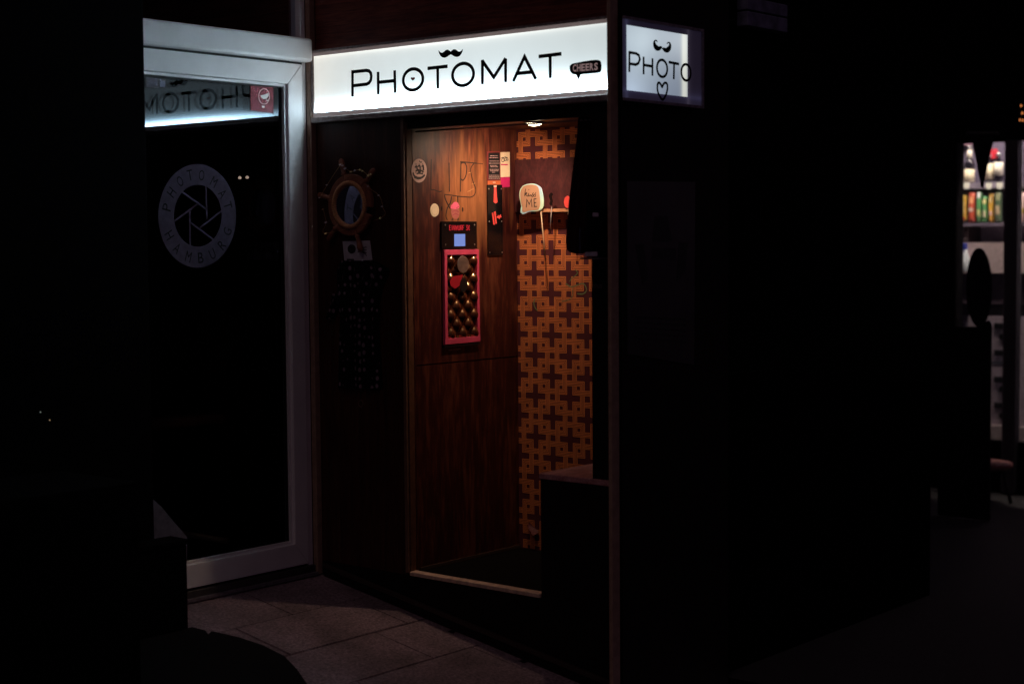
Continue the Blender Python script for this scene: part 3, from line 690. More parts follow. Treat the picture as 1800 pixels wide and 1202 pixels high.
# round film decal
DG = DR.moved(-0.0275)
dec = None
oc = DG.pp(arc(346.5, 379.7, 68.5, 91, n=64)); ic = DG.pp(arc(347.5, 379.4, 41.8, 54.3, n=64))
dec = G().ring(DG, oc, ic, 0.0, 0.0008).build('decal', M['film'], door)
g = G()
for a, bq in (((372, 452), (568, 592)), ((563, 405), (571, 675)), ((690, 605), (515, 742)), ((630, 842), (442, 702)), ((435, 885), (432, 608)), ((310, 686), (500, 545))):
    g.stroke(DG, DG.pp(ZD([a, bq])), 0.0075, 0.0, 0.0007)
g.build('aperture_lines', M['film'], dec)
cc = DG.px(346.5, 379.7)
ptx = [(245, 575), (283, 455), (352, 365), (432, 315), (527, 316), (627, 370), (697, 465), (740, 560)]
for ch, q in zip('PHOTOMAT', ptx):
    c = DG.px(*ZD([q])[0]); an = math.atan2(c[1]-cc[1], c[0]-cc[0])
    text(DG, ch, c[0], c[1], 0.026, 0.040, 0.0013, M['sign_black'], 'decal_letter', dec, rot=an-math.pi/2)
ptx = [(265, 802), (328, 908), (420, 977), (520, 985), (615, 955), (692, 880), (737, 772)]
for ch, q in zip('HAMBURG', ptx):
    c = DG.px(*ZD([q])[0]); an = math.atan2(c[1]-cc[1], c[0]-cc[0])
    text(DG, ch, c[0], c[1], 0.026, 0.040, 0.0013, M['sign_black'], 'decal_letter', dec, rot=an+math.pi/2)
# red square sticker on the glass
SZ = Zf(380, 120, 10.0)
stp = DG.pp(SZ([(600, 300), (1005, 345), (1005, 800), (605, 745)]))
redst = G().prism(DG, stp, 0.0, 0.0006).build('window_sticker', film('faded red window sticker', (0.50, 0.06, 0.10), 0.5), door)
redst['label'] = 'small red square sticker on the door glass'
g = G().stroke(DG, DG.pp(SZ(arc(840, 500, 95, 135, n=36))), 0.002, 0.0007, 0.0010, True)
g.prism(DG, DG.pp(SZ([(775, 480), (850, 465), (915, 435), (920, 490), (890, 530), (830, 550), (790, 520)])), 0.0007, 0.0010)
g.stroke(DG, DG.pp(SZ([(870, 530), (890, 580), (915, 560)])), 0.003, 0.0007, 0.0010)
g.prism(DG, DG.pp(SZ([(800, 660), (850, 665), (850, 700), (800, 695)])), 0.0007, 0.0010)
g.build('sticker_print', plain('pale sticker print', (0.72, 0.75, 0.74), 0.5), redst)
# card stickers by the pier
c = DG.px(270, 147)
vs = G().prism(DG, DG.pp([(256, 136), (291, 140), (291, 156), (256, 153)]), 0.0, 0.0006).build('window_sticker', film('pale grey card sticker', (0.30, 0.28, 0.36), 0.35), door)
vs['label'] = 'pale strip of card stickers in the top left of the door glass'
text(DG, 'VISA', DG.px(269, 147)[0], DG.px(269, 147)[1], 0.036, 0.015, 0.0012, plain('navy print', (0.03, 0.03, 0.08), 0.5), 'sticker_print', vs)
G().prism(DG, DG.pp([(281.5, 142.5), (290, 143.5), (290, 154), (281.5, 153)]), 0.0007, 0.0011).build('sticker_print', plain('blue grey print', (0.12, 0.13, 0.22), 0.5), vs)

# dark room behind the door
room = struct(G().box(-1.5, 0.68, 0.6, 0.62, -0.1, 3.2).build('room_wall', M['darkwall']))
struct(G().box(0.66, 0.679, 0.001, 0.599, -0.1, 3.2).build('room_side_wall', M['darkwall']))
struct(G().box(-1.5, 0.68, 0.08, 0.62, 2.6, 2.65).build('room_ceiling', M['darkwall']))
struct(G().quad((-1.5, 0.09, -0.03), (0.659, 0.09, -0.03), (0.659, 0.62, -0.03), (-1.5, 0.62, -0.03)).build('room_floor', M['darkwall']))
for k, (x, y, lb) in enumerate(((421.5, 312.5, 'added warm dot for a far lamp reflected in the door glass, left of the two'), (434.5, 311.8, 'added warm dot for a far lamp reflected in the door glass, right of the two'))):
    P = hit(x, y, 1, 0.45)  # added glowing dots stand in for far lamps reflected in the glass
    t = thing('reflection_dot', lb, 'reflected light', P, 'added dots for lamps reflected in the glass')
    G().lathe(P, (0, 0, 1), [(-0.006, 0.004), (-0.002, 0.0075), (0.003, 0.006), (0.006, 0.002)], 8).build('dot_glow', emit('faint warm reflection glow', (1.0, 0.66, 0.5), 0.55), t)
    G().lathe(P+Vector((0, 0, 0.006)), (0, 0, 1), [(0, 0.0025), (0.006, 0.002)], 6).build('dot_cap', M['rubber'], t)

# pier left of the door, crate and cloth in front of it
px_ = hit(254.5, 120, 1, -0.12)[0]
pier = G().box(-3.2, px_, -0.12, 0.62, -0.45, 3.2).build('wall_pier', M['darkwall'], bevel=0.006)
tag(pier, 'dark wall pier hiding the left edge of the glass door', 'wall')
pf = hit(236, 600, 1, -0.55)[0]
cover_block = G().box(-3.2, pf, -0.55, -0.1215, -0.45, 0.55).build('dark_cover_block', M['darkwall'], bevel=0.006)  # added block, hides lit tiles so the far left stays black
tag(cover_block, 'low near black block added to keep the far left edge dark, left of the crate', 'block')
cx1 = hit(333.5, 1040, 1, -0.23)[0]; czt = hit(320, 948.5, 1, -0.23)[2]
crate = thing('dark_crate', 'low black crate standing at the left foot of the glass door', 'crate', (cx1-0.2, -0.18, Z0-0.04))
G().box(cx1-0.45, cx1-0.004, -0.225, -0.128, -0.20, czt-0.02).build('crate_body', M['darkwall'], crate, bevel=0.006)
G().box(cx1-0.45, cx1, -0.230, -0.126, czt-0.0195, czt).build('crate_lid', M['darkwall'], crate, bevel=0.004)
LN = Plane(1, -0.050, (1, 0, 0), (0, -1, 0))
sh = G().prism(LN, LN.pp([(255, 866), (275, 885), (280, 889), (304, 918), (320, 936), (326, 943), (326, 985), (255, 1003)]), 0.0, 0.010).build('grey_sheet', plain('mottled grey card', (0.13, 0.115, 0.15), 0.8, var=0.25, bump=0.3))
tag(sh, 'grey sheet with a slanting edge leaning on the door behind the black crate', 'sheet')
# thin black sheet with a rounded outline, laid over the ramp tiles
def rp(x, y):
    d = FW + RT*((x-900)/FPX) - UP*((y-601)/FPX); t = (Z0+SL*CAM.y-CAM.z)/(d.z-SL*d.y); return CAM+d*t
edge = [rp(*q) for q in ((338, 1104), (361, 1110), (366, 1117), (372, 1111), (420, 1122), (462, 1136), (500, 1155), (522, 1178), (545, 1212))]
g = G(); up = Vector((0, 0, 0.006))
pts = [p+up for p in edge]+[Vector((-2.9, edge[-1].y, Z0+SL*edge[-1].y+0.006)), Vector((-2.9, edge[0].y, Z0+SL*edge[0].y+0.006))]
n = g.add(pts); m_ = g.add([p-Vector((0, 0, 0.006)) for p in pts]); k = len(pts)
g.face([n+i for i in range(k)])
for i in range(k): g.face((n+i, n+(i+1) % k, m_+(i+1) % k, m_+i))
tag(g.build('dark_ramp_sheet', plain('black rough sheet', (0.008, 0.007, 0.008), 0.95, bump=0.6, scale=200, spec=0.1)), 'thin black sheet with a curved edge lying on the tiled ramp', 'mat')
for k, (x, y, lb) in enumerate(((797, 1110, 'small dark leaf on the paving near the doorway, farther one'), (922, 1162, 'small dark leaf on the paving near the doorway, nearer one'))):
    c = rp(x, y)+Vector((0, 0, 0.003)); g = G()
    ol = [(0.024*math.cos(a)*(1+0.25*math.sin(3*a+k)), 0.013*math.sin(a)*(1+0.3*math.cos(2*a+k))) for a in [2*math.pi*i/14 for i in range(14)]]
    n = g.add([c+Vector((x_, y_, SL*y_+0.0035*math.sin(x_*160))) for x_, y_ in ol]); m_ = g.add([c+Vector((0, 0, 0.006))])
    for i in range(14): g.face((n+i, n+(i+1) % 14, m_), True)
    tag(g.build('dry_leaf', plain('dry leaf', (0.010, 0.006, 0.005), 0.9, spec=0.05)), lb, 'leaf', 'leaves on the paving')
# two dots added on the pier, far left, for glints of distant lamps
for x, y, c, lb in ((70.5, 724, (0.5, 0.6, 0.5), 'added pale dot on the dark pier for a distant lamp, upper of the two'), (87, 738, (1.0, 0.7, 0.35), 'added amber dot on the dark pier for a distant lamp, lower of the two')):
    P = hit(x, y, 1, -0.1225)
    t = thing('stray_light_dot', lb, 'light', P, 'added stray light dots on the pier')
    G().lathe(P, (0, -1, 0), [(-0.002, 0.0035), (0.002, 0.0035)], 10).build('dot_rim', M['rubber'], t)
    G().lathe(P, (0, -1, 0), [(0.002, 0.0020), (0.003, 0.0016)], 8).build('lens', emit('faint stray light dot', c, 0.5), t)

# ================================================================== THINGS ON THE FRONT PANEL
FZ = FP.moved(0.004)
ctr = FP.px(*ZW([(415, 672)])[0]); RW = 0.122
wx, wz = ctr
wheel = thing('ship_wheel_mirror', 'round mirror in a wooden ship wheel with rope rim on the left panel', 'mirror', FP.P(wx, wz-0.2, 0.01))
# ring of felloes, one pair parted on the right
def felloe(a0, a1):
    n = 10; o = [(wx+RW*math.cos(a0+(a1-a0)*i/n), wz+RW*math.sin(a0+(a1-a0)*i/n)) for i in range(n+1)]
    i_ = [(wx+0.083*math.cos(a0+(a1-a0)*i/n), wz+0.083*math.sin(a0+(a1-a0)*i/n)) for i in range(n+1)]
    return G().prism(FP, o+i_[::-1], 0.006, 0.026).build('felloe', M['wheel'], wheel, bevel=0.004)
A = [math.radians(d) for d in (106, 166, 226, 286, 346, 46)]
for i in range(6):
    a = A[i]; felloe(a+0.02 if i != 4 else a+0.14, a+math.radians(60)-(0.02 if i != 3 else 0.12))
for i in range(6):
    if i == 4: continue
    d = Vector((math.cos(A[i]), math.sin(A[i])))
    base = FP.P(wx+d.x*0.098, wz+d.y*0.098, 0.017)
    G().lathe(base, FP.u*d.x+FP.v*d.y, [(0.0, 0.008), (0.026, 0.009), (0.030, 0.013), (0.036, 0.008), (0.055, 0.010), (0.075, 0.0125), (0.088, 0.010), (0.094, 0.004)], 12).build('handle', M['wheel'], wheel)
ta = math.radians(8.0); g = G(); mc = FP.P(wx, wz, 0.014); mu = Vector((math.sin(ta), -math.cos(ta), 0)); mv = Vector((0, 0, 1))
n = g.add([mc+mu*(0.085*math.cos(2*math.pi*i/48))+mv*(0.085*math.sin(2*math.pi*i/48)) for i in range(48)]); m2 = g.add([FP.P(wx+0.083*math.cos(2*math.pi*i/48), wz+0.083*math.sin(2*math.pi*i/48), 0.001) for i in range(48)])
g.face([n+i for i in range(48)])
for i in range(48): g.face((n+i, n+(i+1) % 48, m2+(i+1) % 48, m2+i))
g.build('mirror_glass', M['mirror'], wheel)
# rope: three strands twisted round a circle
RR = 0.0865; g = G()
for s in range(3):
    path = []
    for i in range(260):
        a = 2*math.pi*i/260; tw_ = a*20+s*2*math.pi/3; r = RR+0.0052*math.cos(tw_)
        path.append(FP.P(wx+r*math.cos(a), wz+r*math.sin(a), 0.026+0.0052*math.sin(tw_)))
    g.tube(path, 0.0047, 6, True)
g.build('rope', M['rope'], wheel)
# star garland draped over the wheel
stars = [(560, 262, 1), (590, 275, 1), (660, 330, 1), (688, 315, 1), (655, 455, 0), (780, 560, 0), (798, 826, 1), (125, 722, 1), (162, 1003, 1), (172, 438, 0), (85, 588, 0), (358, 212, 0), (388, 245, 0), (160, 875, 0), (500, 270, 0), (455, 285, 1), (330, 200, 0), (820, 690, 0)]
gl_ = thing('star_garland', 'gold star tinsel garland draped over the ship wheel mirror', 'garland', FP.P(wx, wz-0.15, 0.05))
order = sorted(stars, key=lambda q: math.atan2(q[1]-672, q[0]-415))
path = [FP.P(*FP.px(*ZW([q[:2]])[0]), 0.033) for q in order]
g = G().tube([p for p in smooth([tuple(p) for p in path], k=4)], 0.0006, 4); g.build('wire', M['goldstar'], gl_)
for q in stars:
    c = FP.px(*ZW([q[:2]])[0]); r = random.uniform(0.0055, 0.0085); ph = random.uniform(0, 1.2); tilt_ = random.uniform(-0.5, 0.5)
    pts = []
    for i in range(10):
        a = ph+i*math.pi/5; rr = r if i % 2 == 0 else r*0.42
        pts.append((rr*math.cos(a), rr*math.sin(a)))
    nn = Vector((-0.62+random.uniform(-.12, .12), -0.40+random.uniform(-.2, .2), 0.70+random.uniform(-.2, .2))).normalized(); uu = nn.cross(Vector((0, 0, 1))).normalized(); vv = uu.cross(nn)
    cc_ = FP.P(c[0], c[1], 0.036)
    g = G(); n = g.add([cc_+uu*x+vv*y for x, y in pts]); m2 = g.add([cc_+nn*0.0016]); m3 = g.add([cc_-nn*0.0016])
    for i in range(10): g.face((n+i, n+(i+1) % 10, m2)); g.face((n+(i+1) % 10, n+i, m3))
    g.build('star', M['goldstar'] if q[2] else M['silverstar'], gl_)
# flyer tucked below
ZFl = Zf(560, 410, 3.88)
fq = FP.pp(ZFl([(165, 55), (352, 50), (368, 182), (178, 192)]))
fl = G().prism(FP, fq, 0.0005, 0.0016).build('flyer', plain('lilac grey paper', (0.52, 0.47, 0.55), 0.7))
tag(fl, 'pale printed flyer hanging just below the ship wheel mirror', 'flyer')
g = G(); g.prism(FP, FP.pp(ZFl(arc(228, 108, 28, 32, n=20))), 0.0017, 0.0021)
for k in range(4): g.stroke(FP, FP.pp(ZFl([(270+k*6, 130-k*4), (298+k*8, 100+k*14), (330, 95+k*20)])), 0.004, 0.0017, 0.0021)
g.rect(FP, *sorted((FP.px(*ZFl([(195, 180)])[0])[0], FP.px(*ZFl([(245, 180)])[0])[0])), fq[3][1]+0.004, fq[3][1]+0.010, 0.0017, 0.0021)
g.build('flyer_print', M['ink'], fl)
G().stroke(FP, FP.pp(ZFl([(255, 205), (320, 195)])), 0.005, 0.0005, 0.0025).build('tape', M['white'], fl)
# spotted dress
def dots_mat():
    m, nt, b = newmat('black cloth with pale spots'); L = nt.links.new
    tc = nd(nt, 'ShaderNodeTexCoord'); mp = nd(nt, 'ShaderNodeMapping'); mp.inputs['Scale'].default_value = (42, 42, 30)
    L(tc.outputs['Object'], mp.inputs[0])
    vo = nd(nt, 'ShaderNodeTexVoronoi'); vo.inputs['Randomness'].default_value = 0.35; vo.inputs['Scale'].default_value = 1.0; L(mp.outputs[0], vo.inputs['Vector'])
    lt = nd(nt, 'ShaderNodeMapRange'); lt.inputs['From Min'].default_value = 0.24; lt.inputs['From Max'].default_value = 0.32; lt.inputs['To Min'].default_value = 1; lt.inputs['To Max'].default_value = 0
    L(vo.outputs['Distance'], lt.inputs[0])
    mx = nd(nt, 'ShaderNodeMix', data_type='RGBA'); mx.inputs[6].default_value = (0.004, 0.003, 0.004, 1); mx.inputs[7].default_value = (0.22, 0.16, 0.20, 1)
    L(lt.outputs[0], mx.inputs[0]); L(mx.outputs[2], b.inputs['Base Color']); b.inputs['Roughness'].default_value = 0.9; b.inputs['Specular IOR Level'].default_value = 0.1
    return m
MD = dots_mat()
dress = thing('spotted_dress', 'dark garment with rows of pale spots hanging below the mirror', 'dress', FP.P(*FP.px(632, 680), 0.02))
def cloth_patch(lft, rgt, z_rows, name, folds=7, amp=0.010):
    "left and right outline in photograph pixels, row by row"
    def fn(u, v):
        k = v*(len(z_rows)-1); i = min(int(k), len(z_rows)-2); f = k-i
        l = lft[i]*(1-f)+lft[i+1]*f; r = rgt[i]*(1-f)+rgt[i+1]*f; z = z_rows[i]*(1-f)+z_rows[i+1]*f
        a, b = FP.px(l+(r-l)*u, z); edge = min(1, min(u, 1-u)*6)
        return FP.P(a, b, 0.006+0.012*edge+amp*edge*math.sin(u*folds*6.28+1.3*math.sin(v*3))*(0.6+0.4*v))
    return G().grid(fn, 56, 30).build(name, MD, dress)
cloth_patch([601, 594, 594, 597, 600], [662, 688, 676, 668, 665], [458, 474, 500, 530, 548], 'bodice', 5)
cloth_patch([600, 598, 597, 596], [668, 669, 672, 674], [549, 590, 640, 682], 'skirt', 8, 0.013)
cloth_patch([588, 584, 577], [602, 599, 590], [516, 535, 560], 'sleeve', 2, 0.005)
cloth_patch([598, 598], [670, 670], [541, 551], 'belt', 1, 0.002)
g = G().stroke(FP, FP.pp(arc(635, 709, 4, 6, n=16)), 0.0025, 0.0005, 0.004, True)
tag(g.build('wall_ring', plain('dark bronze ring', (0.22, 0.13, 0.10), 0.5, 0.5)), 'small dark metal ring on the panel under the spotted garment', 'ring')

# clear holder right of the doorway
hl = thing('leaflet_holder', 'clear acrylic holder with dark leaflets on the right doorway panel', 'leaflet holder', FP.P(*FP.px(1060, 458), 0.04))
x0, zb_ = FP.px(1037, 458); x1, zt_ = FP.px(1072, 362); x1 = FP.px(1071, 450)[0]; zb_ = FP.px(1060, 456)[1]
G().rect(FP, x0, x1, zb_, zt_, 0.001, 0.004).build('back_sheet', M['acrylic'], hl)
G().rect(FP, x0, x1, zb_, zb_+0.006, 0.0042, 0.060).build('tray', plain('smoky acrylic', (0.10, 0.075, 0.09), 0.3), hl, bevel=0.002)
G().rect(FP, x0, x1, zb_+0.0062, zb_+0.11, 0.057, 0.060).build('front_lip', M['acrylic'], hl)
for a, b, h, t in ((0.008, 0.055, 0.20, 0.02), (0.060, 0.105, 0.17, 0.030)):
    G().rect(FP, x0+a, min(x0+b, x1-0.004), zb_+0.007, zb_+h, t, t+0.008).build('leaflet', M['blackgloss'], hl)
lab = plain('greyish label', (0.45, 0.37, 0.47), 0.6)
for q in (((1061, 374), (1071, 374.5), (1071, 381), (1061, 381)), ((1047.5, 443), (1069, 442), (1069, 450), (1047.5, 450))):
    G().prism(FP, FP.pp(q), 0.062, 0.0632).build('leaflet_label', lab, hl)

# curtain gathered at the right of the doorway
cur = thing('curtain', 'dark velvet curtain gathered at the right of the doorway', 'curtain', (0.05, -1.36, 1.27))
CPX = FP.moved(-0.05)
lft = [1018.5, 1017.5, 1012, 1004, 998.5, 998, 1003, 1012]; rgt = [1042, 1043, 1044, 1044, 1042, 1036, 1031, 1024]; zr = [206, 240, 290, 360, 425, 438, 443.5, 446]
def fn(u, v):
    k = v*(len(zr)-1); i = min(int(k), len(zr)-2); f = k-i
    l = lft[i]*(1-f)+lft[i+1]*f; r = rgt[i]*(1-f)+rgt[i+1]*f; z = zr[i]*(1-f)+zr[i+1]*f
    a, b = CPX.px(l+(r-l)*u, z)
    return CPX.P(a, b, 0.012*math.sin(u*18.8+0.6*math.sin(v*5))*(1-0.3*v)+0.01*math.sin(v*3))
G().grid(fn, 60, 40).build('cloth', M['curtain'], cur)
g = G()
for k in range(4):
    c = Vector((0.045, -1.352-0.012*k, 1.742)); g.tube([c+Vector((0.006*math.cos(a), 0, 0.006*math.sin(a))) for a in [2*math.pi*i/14 for i in range(14)]], 0.001, 5, True)
g.build('rings', M['steel'], cur)

# ================================================================== THINGS ON THE PLYWOOD WALL
def sticker(name, px, py, rx, ry, mat, label, pl=LW, n=32):
    pts = pl.pp(arc(px, py, rx, ry, n=n)); o = G().prism(pl, pts, 0.0003, 0.0011).build(name, mat); return tag(o, label, 'sticker')
shp = sticker('round_sticker', 736.4, 300.2, 13.6, 21.0, plain('pinkish white sticker', (0.62, 0.42, 0.38), 0.55), 'large round white sticker with a dark sailing ship drawing')
g = G()
def sk(pts, wd=0.004, sm=True):
    p = LW.pp(ZL(pts)); g.stroke(LW, smooth(p, k=4) if sm else p, wd, 0.0012, 0.0016)
sk([(45, 430), (65, 480), (120, 505), (175, 495), (210, 460)], [0.003]+[0.008]*19+[0.003]*1 if False else 0.008); sk([(60, 500), (110, 522), (165, 515)], 0.003)
for xx in (85, 130, 180): sk([(xx, 300), (xx+4, 370), (xx-2, 440)], 0.003)
sk([(130, 262), (150, 285), (170, 280)], 0.004)
for pth in ([(70, 360), (95, 340), (110, 400)], [(110, 350), (140, 330), (155, 410), (115, 420)], [(165, 350), (190, 330), (195, 400)], [(80, 410), (130, 395), (195, 420)], [(95, 445), (140, 440), (185, 450)], [(112, 380), (128, 430)]): sk(pth, 0.0055)
g.build('ship_print', M['ink'], shp)
s2 = sticker('round_sticker', 763.7, 369.6, 7.6, 11.6, M['cream'], 'small plain cream round sticker left of the black coin panel')
g = G().stroke(LW, LW.pp(arc(763.7, 369.6, 5.2, 8.2, n=24)), 0.0007, 0.0012, 0.0014, True); g.build('sticker_print', plain('tan print', (0.45, 0.36, 0.22), 0.6), s2)
s3 = G().prism(LW, LW.pp(ZL([(575, 935), (580, 890), (605, 870), (620, 848), (645, 842), (670, 850), (685, 870), (700, 905), (690, 930), (640, 945)])), 0.0008, 0.0015).build('die_cut_sticker', M['pinks'])
tag(s3, 'pink die cut sticker with a faded lower half above the coin panel', 'sticker')
G().prism(LW, LW.pp(ZL([(585, 936), (690, 932), (702, 985), (695, 1050), (665, 1082), (625, 1080), (592, 1045), (582, 990)])), 0.0003, 0.0008).build('sticker_fade', plain('dull rose print', (0.40, 0.12, 0.10), 0.6), s3)
g = G()
for pth in ([(655, 930), (690, 905)], [(600, 1030), (645, 1005), (690, 1030)], [(600, 980), (640, 960), (690, 985)]): g.stroke(LW, LW.pp(ZL(pth)), 0.002, 0.0016, 0.0019)
g.build('sticker_print', plain('dark pink print', (0.30, 0.03, 0.08), 0.6), s3)

# coin panel with the red words and blue display
cp = thing('coin_display', 'black coin display panel with red EINWURF words and blue screen', 'display', LW.P(*LW.px(805, 438), 0.006))
G().prism(LW, LW.pp([(773.5, 389.5), (835.5, 389.5), (836, 437), (773.8, 438)]), 0.0005, 0.008).build('plate', M['blackgloss'], cp, bevel=0.001)
a, bq = LW.px(787.2, 401), LW.px(823.3, 400)
words = emit('lit red lettering', (1.0, 0.035, 0.05), 0.62)
wz_ = (a[1]+bq[1])/2
def seg(ch_paths, x, wd, h):
    for p in ch_paths: gg.stroke(LW, [(x+q[0]*wd, wz_-h/2+q[1]*h) for q in p], 0.0020, 0.0082, 0.0092)
F_ = {'E': [[(1, 1), (0, 1), (0, 0), (1, 0)], [(0, .5), (.8, .5)]], 'I': [[(.5, 1), (.5, 0)]], 'N': [[(0, 0), (0, 1), (1, 0), (1, 1)]], 'W': [[(0, 1), (.25, 0), (.5, .8), (.75, 0), (1, 1)]],
      'U': [[(0, 1), (0, .15), (.2, 0), (.8, 0), (1, .15), (1, 1)]], 'R': [[(0, 0), (0, 1), (.8, 1), (1, .85), (1, .6), (.8, .48), (0, .48)], [(.5, .48), (1, 0)]], 'F': [[(1, 1), (0, 1), (0, 0)], [(0, .5), (.8, .5)]],
      '3': [[(0, 1), (1, 1), (.4, .6), (1, .4), (.9, .05), (.5, 0), (0, .1)]], '€': [[(1, .9), (.6, 1), (.25, .75), (.25, .25), (.6, 0), (1, .1)], [(0, .6), (.8, .6)], [(0, .4), (.8, .4)]]}
st = (bq[0]-a[0])/9.25; xx = a[0]
for ch in 'EINWURF 3€':
    if ch != ' ':
        gg = G(); seg(F_[ch], xx, st*(0.70 if ch not in 'IW' else 0.3 if ch == 'I' else 0.98), 0.0185); gg.build('lit_letter', words, cp)
    xx += st*(1.0 if ch not in 'I ' else 0.62 if ch == 'I' else 0.55)
    if ch == 'W': xx += st*0.28
G().prism(LW, LW.pp([(795.8, 411.6), (814.6, 411.4), (814.8, 432.6), (796, 433)]), 0.0082, 0.0092).build('screen', emit('blue display', (0.30, 0.42, 1.0), 0.62), cp)
def screws(pl, pts, t, parent, r=0.0035):
    g0 = None
    for (x, y) in pts:
        c = pl.px(x, y); g0 = G().lathe(pl.P(c[0], c[1], t), pl.n, [(0, r), (0.0012, r*0.8)], 10).build('screw', M['steel'], parent)
screws(LW, [(780, 395.5), (831.5, 395.5), (780.5, 430.5), (831.8, 430)], 0.008, cp)

# pink framed quilted delivery panel
dp = thing('delivery_panel', 'pink framed panel of quilted copper below the coin display', 'panel', LW.P(*LW.px(808, 606), 0.006))
O = LW.pp([(776.8, 439.3), (837.4, 438.4), (840, 600), (778.5, 606)]); I = LW.pp([(781.6, 448.4), (833.5, 447.3), (835.5, 590.8), (783.3, 594.7)])
g = G().ring(LW, O, I, 0.0005, 0.014); g.build('frame', M['pinkp'], dp, bevel=0.0012)
du, dv = (I[1][0]-I[0][0]), (I[0][1]-I[3][1])
def bil(u, v):
    a = (I[0][0]*(1-u)+I[1][0]*u)*(1-v)+(I[3][0]*(1-u)+I[2][0]*u)*v
    b = (I[0][1]*(1-u)+I[1][1]*u)*(1-v)+(I[3][1]*(1-u)+I[2][1]*u)*v
    return a, b
def quilt(u, v):
    a, b = bil(u, v); p = u*2.52+0.02; q = v*4.55-0.36      # lattice of buttons
    s, d = p+q, p-q
    f = abs(math.sin(math.pi*s))*abs(math.sin(math.pi*d))
    h = 0.0170*f**0.9
    return LW.P(a, b, 0.001+h)
G().grid(quilt, 84, 150).build('quilted_foil', M['gold'], dp)
g0 = LW.px(807.6, 464.6); G().prism(LW, LW.pp(arc(807.6, 464.8, 10.3, 15.0, n=32)), 0.0182, 0.0205).build('coin_disc', M['steel'], dp, bevel=0.001)
G().prism(LW, LW.pp(arc(808.8, 501.2, 6.6, 12.2, n=32)), 0.006, 0.0192).build('button_hole', M['black'], dp)
G().prism(LW, LW.pp(ZM([(205, 575), (235, 535), (312, 520), (285, 610), (250, 635), (215, 610)])), 0.0176, 0.0184).build('red_patch', plain('deep red patch', (0.42, 0.015, 0.03), 0.35), dp)  # flat red patch lying on the quilting
G().prism(LW, LW.pp(ZM([(172, 1095), (462, 1066), (462, 1085), (172, 1114)])), 0.0005, 0.012).build('ledge', M['black'], dp)
G().prism(LW, LW.pp(ZM([(222, 1130), (320, 1120), (320, 1128), (222, 1140)])), 0.0005, 0.002).build('slot_plate', M['alu_side'], dp)

# black plate with red tie
tp = thing('tie_plate', 'tall black plate with a red tie and an arrow on the wood', 'plate', LW.P(*LW.px(869, 448), 0.005))
G().prism(LW, LW.pp(ZTP([(58, 432), (205, 430), (213, 1135), (65, 1137)])), 0.0005, 0.006).build('plate', M['blackgloss'], tp)
G().prism(LW, LW.pp(ZTP([(122, 457), (143, 455), (155, 602), (138, 621), (117, 602)])), 0.0062, 0.0072).build('tie', M['redv'], tp)
G().prism(LW, LW.pp(ZTP([(117, 437), (148, 435), (145, 452), (120, 454)])), 0.0062, 0.0074).build('knot', M['white'], tp)
for q in ([(99, 712), (114, 708), (130, 827), (115, 831)], [(121, 701), (136, 697), (150, 818), (136, 822)]):
    G().prism(LW, LW.pp(ZTP(q)), 0.0062, 0.0072).build('photo_strip', M['redv'], tp)
G().prism(LW, LW.pp(ZTP([(148, 757), (165, 732), (170, 742), (190, 724), (198, 756), (184, 757), (177, 776), (168, 768)])), 0.0062, 0.0072).build('arrow', M['redv'], tp)
screws(LW, [(x, y) for x, y in ZTP([(70, 470), (196, 470), (74, 797), (200, 797), (80, 1110), (205, 1108)])], 0.006, tp, 0.003)
# instruction board
ib = thing('instruction_board', 'dark board of white instruction lines with a rust band above the tie', 'notice', LW.P(*LW.px(867, 325), 0.003))
G().prism(LW, LW.pp(ZTP([(60, 95), (192, 92), (194, 428), (61, 430)])), 0.0005, 0.003).build('board', plain('wine red board', (0.17, 0.03, 0.03), 0.5), ib)
G().prism(LW, LW.pp(ZTP([(72, 108), (182, 106), (184, 375), (73, 378)])), 0.0031, 0.0036).build('black_field', M['black'], ib)
G().prism(LW, LW.pp(ZTP([(61, 390), (194, 388), (194, 427), (61, 429)])), 0.0031, 0.0038).build('rust_band', M['orangeb'], ib)
g = G()
for yy, l, r in ((140, 88, 165), (158, 82, 170), (192, 80, 178), (214, 76, 182), (236, 88, 158), (250, 92, 165), (276, 84, 172), (291, 88, 170), (305, 108, 140), (335, 76, 182), (352, 76, 182), (366, 72, 186)):
    x = l
    while x < r:
        e_ = min(r, x+random.uniform(8, 22)); g.prism(LW, LW.pp(ZTP([(x, yy-3.4), (e_, yy-3.4), (e_, yy+3.0), (x, yy+3.0)])), 0.0037, 0.0041); x = e_+3.5
g.build('print_lines', plain('small white print', (0.42, 0.30, 0.28), 0.6), ib)
text(LW, 'www', *LW.px(*ZTP([(128, 408)])[0]), 0.018, 0.008, 0.0043, M['white'], 'band_print', ib)
# promo card
pc = thing('promo_card', 'cream card with magenta foot and dark scribble beside the instruction board', 'card', LW.P(*LW.px(887, 329), 0.002))
G().prism(LW, LW.pp(ZTP([(196, 102), (290, 100), (291, 350), (199, 353)])), 0.0004, 0.0014).build('card', M['cream'], pc)
G().prism(LW, LW.pp(ZTP([(199, 355), (291, 352), (291, 450), (201, 456)])), 0.0004, 0.0014).build('magenta_foot', M['magenta'], pc)
G().prism(LW, LW.pp(ZTP([(200, 219), (268, 222), (268, 234), (200, 232)])), 0.0015, 0.0019).build('red_stripe', M['magenta'], pc)
g = G(); g.stroke(LW, smooth(LW.pp(ZTP([(200, 165), (222, 155), (232, 190), (212, 200), (210, 172), (245, 150), (258, 170), (240, 190), (236, 170), (262, 155), (272, 180), (255, 185)])), k=4), 0.0028, 0.0015, 0.0019)
g.build('scribble', M['ink'], pc)

